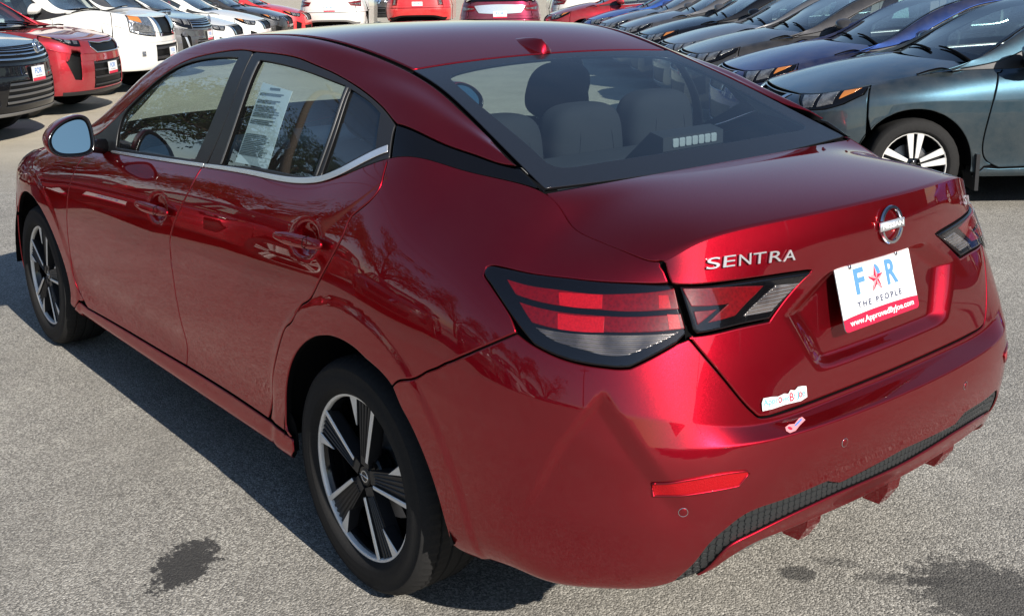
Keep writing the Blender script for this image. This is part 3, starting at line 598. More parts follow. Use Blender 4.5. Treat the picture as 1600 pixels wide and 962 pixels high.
def wheel_parts(root,x,side,r,style,hero,seg=64,ycen=.778,w=.107):
    """tyre, rim and five spokes about the y axis; side=+1 left. All are children of the wheel part"""
    hub=Matrix.Translation((x,0,r))@Matrix.Diagonal((1,side,1,1))
    k=r/.322
    prof=[(.200*k,-w+.012),(.215*k,-w),(.255*k,-w-.006),(.290*k,-w-.002),(.308*k,-w+.010),(.317*k,-w+.026)]
    if hero:
        y=-w+.026
        for i in range(4):
            g=-.062+i*.0405;prof+=[(.3215*k,g-.005),(.3215*k,g-.0042),(.3135*k,g-.0040),(.3135*k,g+.0040),(.3215*k,g+.0042),(.3215*k,g+.005)]
    else: prof+=[(.3215*k,-w+.05),(.3215*k,w-.05)]
    prof+=[(.317*k,w-.026),(.308*k,w-.010),(.299*k,w-.002),(.297*k,w-.0005),(.295*k,w-.002),(.275*k,w+.005),(.255*k,w+.006),(.248*k,w+.0045),(.244*k,w+.0052),(.234*k,w-.004),(.226*k,w-.012)]
    T=lathe(prof,seg*3 if hero else seg)
    if hero:
        V_=T.v[0].reshape(seg*3,len(prof),3);pr_=np.array(prof);m_=(pr_[:,0]>.3145*k)&(np.abs(pr_[:,1])>.03)
        for i_ in range(0,seg*3,3): V_[i_][m_]*=np.array([.9885,1,.9885])
        T.v[0]=V_.reshape(-1,3);T.n=[np.zeros_like(T.v[0])]

    f=ycen+w     # outer plane of the tyre
    rim=lathe([(.224*k,f-.19),(.205*k,f-.15),(.205*k,f-.055),(.214*k,f-.030),(.219*k,f-.024)],seg)
    parent=orient(rim,hub).build('wheel',GLOSSBLACK,root)
    orient(T,hub@Matrix.Translation((0,ycen,0))).build('tyre',RUBBER,parent)
    lip=lathe([(.2175*k,f-.026),(.2185*k,f-.0165),(.2215*k,f-.0135),(.2285*k,f-.0125),(.2325*k,f-.015),(.233*k,f-.03)],seg)
    orient(lip,hub).build('rim_lip',MACHINED,parent)
    # brake
    orient(lathe([(.02,f-.095),(.06,f-.093),(.062,f-.105),(.137,f-.105),(.139,f-.11),(.139,f-.125)],40),hub).build('brake_disc',DISC,parent)
    if hero:
        c=prism([(.085*math.cos(a),.085*math.sin(a)) for a in np.linspace(2.5,3.9,8)]+[(.145*math.cos(a),.145*math.sin(a)) for a in np.linspace(3.9,2.5,8)],f-.145,f-.085)
        orient(c,hub).build('brake_caliper',DARK,parent)
    disk=lathe([(.001,f-.15),(.204*k,f-.152)],24);orient(disk,hub).build('inner_dish',DARK,parent)
    # hub boss, cap and nuts
    boss=lathe([(.200*0+.0005,f-.026),(.026,f-.0265),(.0275,f-.028),(.028,f-.034),(.046,f-.036),(.060,f-.040),(.066,f-.048),(.066,f-.08)],40);orient(boss,hub).build('hub',GLOSSBLACK,parent)
    cap=lathe([(.0005,f-.0245),(.021,f-.0248),(.0222,f-.0262)],32);cp=orient(cap,hub).build('hub_cap',SATINBLACK,parent)
    if hero:
        orient(lathe([(.0135,f-.0244),(.0138,f-.0238),(.0162,f-.0238),(.0165,f-.0244)],32),hub).build('cap_emblem',CHROME,parent)
        orient(box(-.019,.019,f-.0244,f-.0234,-.003,.003),hub).build('cap_emblem_bar',CHROME,parent)
    # spokes
    P0=Mesh();n=5
    def pol(r_,t_): return (r_,t_)                      # local: along the spoke, across it
    if style=='pinwheel':
        ro=.2195*k;ri=.052
        parts=[]
        bright1=prism([(ri,.0240),(ro,.0475),(ro,.0320),(ri,.0130)],f-.050,f-.0145,bev=.0025)
        foot=prism([(.140*k,-.0325),(ro,-.0405),(ro-.002,-.078*k),(.192*k,-.062*k)],f-.050,f-.0145,bev=.0025)
        core=Mesh()
        core.add(*[prism([(.030,-.020),(ro,-.042),(ro,.033),(.030,.017)],f-.062,f-.0245).v[0],prism([(.030,-.020),(ro,-.042),(ro,.033),(.030,.017)],f-.062,f-.0245).f])
        for t in np.linspace(-.026,.012,4):
            q=prism([(.055,t*.62-.0022),(ro,t*1.25-.0045),(ro,t*1.25+.0045),(.055,t*.62+.0022)],f-.03,f-.0205,bev=.002);core.add(q.v[0],q.f)
        nut=[(.0095*math.cos(a),.0095*math.sin(a)) for a in np.linspace(0,2*math.pi,9)[:-1]]
    else:
        ro=.2195*k
        bright1=prism([(.05,-.030),(ro,-.062),(ro,-.012),(.05,-.006)],f-.055,f-.0155,bev=.003)
        foot=prism([(.05,.006),(ro,.012),(ro,.062),(.05,.030)],f-.055,f-.0155,bev=.003)
        core=prism([(.03,-.03),(ro,-.055),(ro,.055),(.03,.03)],f-.07,f-.045)
    for i in range(n):
        a=math.radians((26 if style=='pinwheel' else 91)+i*72)
        M4=hub@Matrix(((math.cos(a),0,-math.sin(a),0),(0,1,0,0),(math.sin(a),0,math.cos(a),0),(0,0,0,1)))
        if i==0 or not hero:
            sp=Mesh()
            for v,m in ((bright1,0),(foot,0),(core,1)):
                o=sum(len(q) for q in sp.v);
                sp.add(v.v[0] if len(v.v)==1 else np.concatenate(v.v),v.f,mi=m)
                if m==0:
                    k_=len(v.f);sp.m[-k_:]=[1]*((k_-2)//2)+[0]*((k_-2)-(k_-2)//2)+[1,0]
        ob=orient(sp,M4);ob.m=list(sp.m);ob.build('spoke',[MACHINED,SATINBLACK],parent,smooth=False)
    for i in range(n):
        a=math.radians(26+36+i*72)
        nt=lathe([(.0005,f-.036),(.0075,f-.036),(.0088,f-.039),(.0088,f-.052)],10);Mt=hub@Matrix.Translation((.0445*math.cos(a)*1.15,0,.0445*math.sin(a)*1.15))
        if hero: orient(nt,Mt).build('wheel_nut',DARK,parent)
def wheel(root,x,side,r,style,hero):
    wheel_parts(root,x,side,r,style,hero,72 if hero else 32)
def arch_liner(root,nets,x,r_):
    for s in (1,-1):
        cx,cz,R=x
        th=np.linspace(-.02,math.pi+.02,28);V=[];F=[]
        for y in (.885,.52):
            for a in th: V.append((cx+(R+.012)*math.cos(a),s*y,cz+(R+.012)*math.sin(a)))
        k=len(th);F=[(i,i+1,k+i+1,k+i) for i in range(k-1)];F.append(tuple(range(k,2*k)))
        Mesh().add(V,F).build('wheel_arch_liner',DARK,root)
def build_car(root,nets,PA,lod=1.,hero=False,front='sedan',wheel_style='split',glass_s=None,mirror_paint=None,lampcol=None):
    B,G,T,D,H=nets.B,nets.G,nets.T,nets.D,nets.H
    st=(.055*lod,.16*lod);stg=(.06*lod,.13*lod);ed=.004 if hero else .006;gp=.002 if hero else .0035
    def pb(pts,**k):
        k.setdefault('edge',ed);k.setdefault('gap',gp);k.setdefault('step',st);return panel(B,pts,**k)
    def pg(pts,**k):
        k.setdefault('edge',ed);k.setdefault('gap',gp);k.setdefault('step',stg);return panel(G,pts,**k)
    fd,md,rd=uvp('seam_fd'),uvp('seam_mid'),uvp('seam_rd');fa,ra=uvp('front_arch'),uvp('rear_arch')
    S=lambda p:(p[0],p[1],'s')
    # front wing
    fend=[(4.045,14),(6.72,14),(6.66,13.2,'s')]+[S(p) for p in fd]
    fend=fend[:-1]+[(6.30,2.75),(6.16,1.95)]+[p for p in fa[::-1] if p[1]>2.0 and p[0]>4.045]+[(4.045,7.2),(4.045,11.0)]
    both(pb(fend),'front_wing',PA,root)
    # doors
    d1=[(6.72,14),(9.02,14)]+[S(p) for p in md[:-1]]+[(8.80,2.9),(8.2,2.83,'s'),(7.4,2.75,'s'),(6.56,2.62)]+[S(p) for p in fd[::-1][1:]]+[(6.66,13.2,'s')]
    dF=both(pb(d1),'front_door',PA,root)
    d2=[(9.02,14),(11.90,14)]+[S(p) for p in rd[1:-1]]+[(10.36,2.93),(9.6,2.95,'s'),(8.80,2.9)]+[S(p) for p in md[::-1][1:]]
    dR=both(pb(d2),'rear_door',PA,root)
    both(pb([(6.16,1.95),(6.30,2.70),(6.56,2.58),(7.4,2.70,'s'),(8.2,2.78,'s'),(8.80,2.85),(9.6,2.90,'s'),(10.36,2.88),(10.84,2.85),(10.86,2.3),(10.72,1.05),(8.8,1.05),(6.10,1.05)]),'side_sill',PA,root)
    # rear quarter and bumper
    tail=uvp('tail');sb=uvp('seam_bump')
    if not nets.suv:
        arU=[p for p in ra if p[1]>2.4];iS=max(i for i,p in enumerate(arU) if p[0]<12.85 and p[1]>6.5)
        q=[(11.90,14),(13.0,14,'s'),(14.05,14),(15.0,14,'s'),(16.5,14,'s'),(17.88,14),(18.0,13.6),(18.05,13.15)]
        top=[tail[6],tail[5],tail[4],tail[3],tail[2],tail[1]];q+=[(p[0],p[1])+(('s',) if 0<i<5 else ()) for i,p in enumerate(top)]
        q+=[tail[0][:2],S(tail[16]),S(tail[15])]+sb[::-1]
        q+=[p for p in arU[:iS+1][::-1]]+[(10.84,2.92),(10.40,2.97)]+[S(p) for p in rd[::-1][1:-1]]
        both(pb(q),'rear_quarter',PA,root)
        low=uvp('lid_low');su=[p for p in uvp('strip_up') if p[0]<=21.0]
        half=sb+[S(tail[14])]+[S(tail[13]),S(tail[12]),tail[11][:2],tail[10][:2],(18.156,11.38)]
        half+=[S(p) for p in low[1:5]]+[(19.45,9.1,'s'),(20.1,9.1,'s')]
        bot=[(21.0,3.84,'s'),(20.3,3.69,'s')]+[p for p in su[::-1] if p[0]<20.3]+[(17.0,1.0,'s'),(15.5,1.0,'s'),(14.2,1.0)]
        bot=[p if len(p)==3 else p for p in bot]
        arB=[p for p in ra if p[0]>12.9 and .9<p[1]<sb[0][1]+.02][::-1]
        left=half;botL=bot+arB
        full=left+mir(left,21)[0:]   # over the top, left to right
        full=half+mir(half,21)+mir(botL,21)+botL
        # order: up the left, across the ledge, down the right, right arch, along the bottom back to the left
        bm=pb(full,step=(.05*lod,.13*lod));bump=bm.build('rear_bumper',PA,root)
        # lower lip and mesh strip
        sl=[p for p in uvp('strip_lo') if p[0]<=21.0]
        up=[(18.02,1.0)]+[p for p in su]+[(20.3,3.69,'s'),(21.0,3.84,'s')]
        lo=[(18.22,1.0)]+[p for p in sl]+[(21.0,sl[-1][1],'s')]
        stp=up+mir(up[:-1],21)+mir(lo[:-1],21)[::-1][::-1]
        stp=up+mir(up[:-1],21)+[p for p in mir(lo,21)][::-1]
        lowr=mir(lo[:-1],21)         # from centre to the right end
        stp=up+mir(up[:-1],21)+lowr[::-1]+lo[::-1]
        strip=pb(stp,offset=-.010,depth=.004,gap=-.006,edge=0,step=(.08,.2)).build('bumper_mesh',SATINBLACK,root)
        ll_=[p for p in uvp('lip_lo') if p[0]<=21.0];vc=ll_[-1][1]
        lipp=[(18.22,1.0)]+[p for p in sl]+[(21.0,sl[-1][1],'s')]
        lowl=[(18.30,.75)]+[S(p) for p in ll_]+[(21.0,vc,'s')]
        lipf=lipp+mir(lipp[:-1],21)+[(42-p[0],)+tuple(p[1:]) for p in lowl[:-1]]+lowl[::-1]
        pb(lipf,step=(.06*lod,.13*lod)).build('bumper_lip',PA,root)
        und=[(18.0,.9)]+lowl+mir(lowl[:-1],21)+[(24.0,.9),(24.4,.05),(21,.02),(17.6,.05)]
        pb(und,offset=-.006,gap=-.004,step=(.15,.2),edge=0).build('diffuser',MATS['textured grey plastic'],root)
    else: bump=None
    # boot lid
    if not nets.suv:
        low=uvp('lid_low');ll=uvp('lidlight')
        face=[(18.03,14),(18.03,13.6),(18.07,13.1)]+[(18.20,13.03)]+[(p[0],p[1]+.03)+tuple(p[2:]) for p in ll[1:4]]+[(p[0],p[1]-.03)+tuple(p[2:]) for p in ll[5:9]]
        face+=[(18.16,11.45)]+[S(p) for p in low[1:5]]+[(19.45,9.14,'s'),(20.1,9.14,'s')]
        topc=[(19.0,14),(20,14),(21,14)]
        ff=face+mir(face,21)+mir(topc,21)[0:3][::1]
        ff=face+mir(face,21)+[(23,14),(22,14),(21,14),(20,14),(19,14)]
        def lipn(u,v,which):
            nb=B.norm(u,np.full_like(u,13.9));nd=-D.norm(u,np.full_like(u,.97));a=nb+nd;return a/np.linalg.norm(a,axis=1,keepdims=True)
        lid=pb(ff,step=(.026*lod,.065*lod) if hero else (.05*lod,.13*lod),lip=lambda u,v:(v>13.985,lipn(u,v,0))).build('boot_lid',PA,root)
        dpts=[(18.0,0.),(24.,0.),(24.,.94),(23.88,1),(23,1),(22,1),(21,1),(20,1),(19,1),(18.12,1),(18.0,.94)]
        def dl(u,v): return (v>.9995),lipn(u,v,1)
        panel(D,dpts,step=(.10*lod,.04*lod),edge=ed,gap=gp,flip=True,lip=dl).build('boot_lid_top',PA,lid)
    else: lid=None
    # black strips added behind the panel gaps, standing in for the shade there
    def backing(line,du=.07,dv=.35,k=1,off=-.013):
        L=np.array([p[:2] for p in line]);t=np.gradient(L,axis=0);t/=np.hypot(t[:,0]/du,t[:,1]/dv)[:,None]+1e-9
        nn=np.stack([-t[:,1]/dv*du,t[:,0]/du*dv],1)
        pts=[(a,b,'s') for a,b in L+nn]+[(a,b,'s') for a,b in (L-nn)[::-1]]
        both(pb(pts,offset=off,gap=0,edge=0,depth=.002,step=(.05,.15)),'gap_shade_strip',DARK,root)
    backing([(6.72,13.9)]+fd[:-1]);backing(md[:-1]+[(8.8,2.3)]);backing(rd[1:]);backing([(6.2,2.4),(6.56,2.6),(7.4,2.72),(8.8,2.87),(9.6,2.93),(10.4,2.92),(10.8,2.88)],dv=.5)
    if not nets.suv:
        backing(sb+[(15.5,10.6)]);backing(uvp('lid_low')[:6]);backing([(14.2,13.98),(15,13.98),(16.5,13.98),(17.9,13.95),(18.02,13.6),(18.05,13.0),(18.12,11.6)],dv=.4)
    # bonnet, front bumper, lamps
    panel(H,[(1.45,-1),(1.45,1),(7.0,1),(6.4,.45,'s'),(6.25,0,'s'),(6.4,-.45,'s'),(7.0,-1)],step=(.09*lod,.05*lod),flip=True,edge=ed,gap=gp).build('bonnet',PA,root)
    front_end(root,nets,PA,pb,front,lod)
    # greenhouse
    fo=uvp('frame_outer');stt=uvp('strip_top')
    rail=[(1.1,.05)]+[(2.0,.5,'s')]+[S(p) for p in fo]+[p for p in stt[1:5]]+[(10.05,2.3),(9.9,5.99),(8.5,5.96,'s'),(5,5.93,'s'),(2,5.93,'s'),(.9,5.93)]
    if nets.suv: rail=[(1.1,.05),(2.0,.5,'s')]+[S(p) for p in fo[:8]]+[(8.2,3.9,'s'),(8.9,3.7,'s'),(9.35,3.0),(9.75,.05),(11.0,.05),(11.6,5.93),(8.5,5.93,'s'),(5,5.93,'s'),(2,5.93,'s'),(.9,5.93)]
    both(pg(rail),'roof_pillar',PA,root)
    gf,gr,gq=uvp('glass_f'),uvp('glass_r'),uvp('glass_q');pgp=uvp('pillar_gap');rg=uvp('rear_gap')
    GS=glass_s or GLASS_S
    ef=.003
    sail=[(1.3,.02),(2.6,.98),(3.12,2.2),(3.15,1.45,'s'),(3.22,.03)]
    surF=[(2.66,1.04)]+[S(p) for p in fo[1:6]]+[(5.80,4.0),(5.86,3.9)]+[S(pgp[1]),(5.06,.02),(1.4,.02)]
    a=pg(surF,holes=[gf],gap=.001,hgap=0,edge=ef,depth=.012)
    f1=both(a,'door_frame',SATINBLACK,None)
    if not nets.suv:
        surR=[(5.88,3.9),(5.95,3.96)]+[S(p) for p in fo[6:12]]+[(8.035,1.50),(7.99,1.06,'s'),(7.92,.02),(5.08,.02),S(pgp[1])]
        a=pg(surR,holes=[gr,gq],gap=.001,hgap=0,edge=ef,depth=.012);f2=both(a,'door_frame',SATINBLACK,None)
        glr=[gr,gq]
    else:
        gr=[(6.06,3.55),(7.2,3.45,'s'),(7.95,3.4),(7.75,.2),(5.40,.17)];gq=[(8.05,3.38),(8.7,3.25,'s'),(9.05,2.7),(9.4,.3),(7.85,.2)]
        surR=[(5.88,3.9),(5.95,3.96),(7.2,3.9,'s'),(8.2,3.85,'s'),(8.9,3.65,'s'),(9.32,3.0),(9.72,.04),(5.08,.02),S(pgp[1])]
        a=pg(surR,holes=[gr,gq],gap=.001,hgap=0,edge=ef,depth=.012);f2=both(a,'door_frame',SATINBLACK,None);glr=[gr,gq]
    for k in (0,1):
        f1[k].parent=dF[k];f2[k].parent=dR[k]
    wf=both(pg(gf,offset=-.008,gap=-.006,edge=0,depth=.003),'window',GS,None)
    for k in (0,1): wf[k].parent=dF[k]
    for gl in glr:
        w=both(pg(gl,offset=-.008,gap=-.006,edge=0,depth=.003),'window',GS,None)
        for k in (0,1): w[k].parent=dR[k]
    if hero:
        # bright strips along the waist, window guides
        ct,cb=uvp('chrome_top'),uvp('chrome_bot')
        c1=[(3.20,.0),(5.05,.0),(5.06,.125),(4.2,.125,'s'),(3.20,.115)]
        c2=[(5.08,.0),(6.1,.0,'s'),(6.87,.0),(7.03,.0),(7.35,.06,'s'),(7.92,.28),(7.93,.58),(7.35,.27,'s'),(7.03,.175),(6.87,.175),(6.1,.16,'s'),(5.08,.125)]
        x=both(pg(c1,offset=.005,gap=0,edge=.002,depth=.010,step=(.06,.05)),'waist_trim',SATINCHROME,None)
        y=both(pg(c2,offset=.005,gap=0,edge=.002,depth=.010,step=(.06,.05)),'waist_trim',SATINCHROME,None)
        for k in (0,1): x[k].parent=dF[k];y[k].parent=dR[k]
        def guide(line,wd,off):
            n=len(line);a=[(p[0]-wd,p[1])+tuple(p[2:]) for p in line];b=[(p[0]+wd,p[1])+tuple(p[2:]) for p in line][::-1]
            return pg(a+b,offset=off,gap=0,edge=.0012,depth=.006,step=(.03,.13))
        g1=both(guide([(6.045,3.52),(5.72,1.9,'s'),(5.375,.18)],.016,.003),'window_guide',MATS['grey rubber'],None)
        g2=both(guide([(7.425,2.84),(7.222,1.44,'s'),(6.955,.19)],.010,.003),'window_guide',MATS['grey rubber'],None)
        for k in (0,1): g1[k].parent=dR[k];g2[k].parent=dR[k]
        st_=[(7.95,.0),(8.055,1.5),(8.113,1.46,'s'),(8.67,1.23,'s'),(9.2,1.29,'s'),(9.65,1.33,'s'),(10.05,2.0),(10.22,.5),(9.9,.02),(9.0,.0)]
        both(pg(st_,gap=.0015,edge=.0025,depth=.012,offset=.000),'floating_roof_trim',GLOSSBLACK,root)
    else:
        both(pg([(3.2,.0),(5.06,.0),(6.9,.0),(7.9,.2),(7.9,.45),(6.9,.15),(5.06,.11),(3.2,.1)],offset=.005,gap=0,edge=.002,depth=.01,step=(.2,.1)),'waist_trim',SATINCHROME,root)
        if not nets.suv: both(pg([(7.95,.0),(8.055,1.5),(8.113,1.46,'s'),(8.67,1.23,'s'),(9.65,1.33,'s'),(10.05,2.0),(10.22,.5),(9.9,.02),(9.0,.0)],gap=.0015,edge=.0025,depth=.012),'pillar_trim',PA,root)
    # roof, windscreen, rear window
    stt_=(.06*lod,.12*lod)
    def pt(pts,**k):
        k.setdefault('edge',ed);k.setdefault('gap',gp);k.setdefault('step',stt_);return panel(T,pts,**k)
    rf=pt([(4.25,.12),(8.0,.12),(8.0,5.88),(4.25,5.88)] if False else [(4.25,5.86),(4.15,4.5,'s'),(4.12,3,'s'),(4.15,1.5,'s'),(4.25,.14),(8.0,.14),(8.0,5.86)])
    roof=rf.build('roof',PA,root)
    for s in (0,1):
        g=pt([(4.0,0.0),(11.2,0.0),(11.2,.30),(4.0,.30)],offset=-.012,gap=0,edge=0,depth=.004);(g if s==0 else g.mirrored()).build('roof_gutter',DARK,root)
    wu=[(1.35,5.75),(1.1,4.5,'s'),(1.05,3,'s'),(1.1,1.5,'s'),(1.35,.25),(4.22,.16),(4.13,1.5,'s'),(4.10,3,'s'),(4.13,4.5,'s'),(4.22,5.84)]
    wi=[(1.62,5.55),(1.45,3,'s'),(1.62,.45),(4.02,.38),(3.98,3,'s'),(4.02,5.62)]
    ws=pt(wu,holes=[wi],gap=.001,edge=.002,depth=.008).build('windscreen_border',GLOSSBLACK,None)
    wg=pt(wi,gap=-.001,edge=0,depth=.002).build('windscreen',GLASS_W,root);ws.parent=wg
    if not nets.suv:
        ru=[(8.02,5.9),(8.02,.1),(11.0,.06),(11.02,3,'s'),(11.0,5.94)]
        a=uvp('rg_in');b=uvp('rg_in_top')
        L=[(8.25,.85,'s')]+[S(p) for p in a[:8]]+[(10.60,.72,'s'),(10.585,1.4,'s'),(10.58,2.2,'s')]
        R_=[(p[0],6-p[1],'s') for p in L[::-1]]
        ri=L+[(10.58,3,'s')]+R_+[(8.19,4.2,'s'),(8.175,3,'s'),(8.19,1.8,'s')]
    else:
        ru=[(8.9,5.6),(8.9,.4),(11.2,.3),(11.2,5.7)];ri=[(9.3,5.3),(9.3,.7),(10.8,.6),(10.8,5.4)]
    rb=pt(ru,holes=[ri],gap=.0015,edge=.002,depth=.008).build('rear_window_border',GLOSSBLACK if not hero else MATS['black glass border'],None)
    rw=pt(ri,gap=-.001,edge=0,depth=.002).build('rear_window',GLASS_R,root);rb.parent=rw
    return dict(dF=dF,dR=dR,lid=lid,bump=bump,roof=roof,rw=rw,wg=wg)
def front_end(root,nets,PA,pb,style,lod):
    B=nets.B;S=lambda p:(p[0],p[1],'s')
    fa=uvp('front_arch')
    lowarch=[p for p in fa if p[0]<4.4 and 2.0<p[1]<6.4 and p[0]<4.35]
    st=FRONTS[style]
    # bumper skin with openings
    half=[(0,st['top']),(1.2,st['top'],'s')]+st['cut']+[(4.038,7.2)]
    arch=[p for p in fa if p[0]<=4.05 and p[1]<5][::-1]
    half+=[(4.04,5.0)]+arch+[(3.9,1.0),(2.5,1.0,'s'),(1.2,1.0,'s'),(0,1.0,'s')]
    full=[(-p[0],)+tuple(p[1:]) for p in half[::-1]]+half
    holes=[]
    for nm,pts,m,off in st['holes']:
        holes.append(pts)
        if not st.get('centre_only',{}).get(nm): 
            if all(p[0]>0.4 for p in pts): holes.append([(-p[0],)+tuple(p[1:]) for p in pts[::-1]])
    bp=pb(full,holes=holes,hgap=0,step=(.08*lod,.16*lod)).build('front_bumper',PA,root)
    for nm,pts,m,off in st['holes']:
        side=all(p[0]>.4 for p in pts);q=pb(pts,offset=off,gap=-.008,edge=0,depth=.01)
        q.build(nm,MATS[m],root)
        if side: q.mirrored().build(nm,MATS[m],root)
    if 'rim' in st:
        q=smooth_poly(st['rim'],(.12,.3));X=B(q[:,0]*.12,q[:,1]*.3)+B.norm(q[:,0]*.12,q[:,1]*.3)*.004;tube(np.concatenate([X,X[:2]]),.009,6).build('grille_rim',MATS['chrome'],root)
    for nm,pts,m,off in st['parts']:
        side=all(p[0]>.4 for p in pts);q=pb(pts,offset=off,gap=.0005,edge=.002,depth=.015)
        q.build(nm,MATS[m],root)
        if side: q.mirrored().build(nm,MATS[m],root)
# ------------------------------------------------------------------ more materials
bumpy(mat('textured grey plastic',(.10,.095,.088),0,.75),500,.5,.001,colvar=((.06,.057,.053),(.16,.15,.14)))
mat('grey rubber',(.16,.155,.15),.2,.4)
mat('black glass border',(.012,.013,.016),0,.25,.25,.05)
AMBER=mat('amber lamp lens',(.55,.19,.04),.1,.2,1.0,.02)
bumpy(mat('headlamp glass',(.55,.56,.58),.85,.15,1.0,.01),55,.8,.01,'vor',colvar=((.75,.76,.78),(.10,.10,.11)))
mat('black grille',(.004,.004,.004),0,.5,0,.03,.2)
mat('grille slat',(.25,.25,.26),.9,.3)
mat('grey lower trim',(.16,.155,.15),0,.6)
BLK='gloss black plastic'
def slats(u0,u1,v0,v1,n,th=.16,m='grille slat',tuck=0.):
    return [('grille_slat',[(-u0-tuck*k,v0+(v1-v0)*k/(n-1)-th),(-u0-tuck*k,v0+(v1-v0)*k/(n-1)+th),(u0+tuck*k,v0+(v1-v0)*k/(n-1)+th),(u0+tuck*k,v0+(v1-v0)*k/(n-1)-th)],m,-.006) for k in range(n)]
LAMP=[(1.62,12.7),(1.75,13.3),(2.8,13.35,'s'),(3.5,13.25),(4.0,12.9),(3.9,11.0),(3.45,10.0),(2.95,9.5,'s'),(2.2,9.5),(1.85,11.2)]
KG=[(-1.15,11.8),(-.5,11.3,'s'),(0,11.45,'s'),(.5,11.3,'s'),(1.15,11.8),(1.30,10.4),(1.0,9.3),(-1.0,9.3),(-1.30,10.4)]
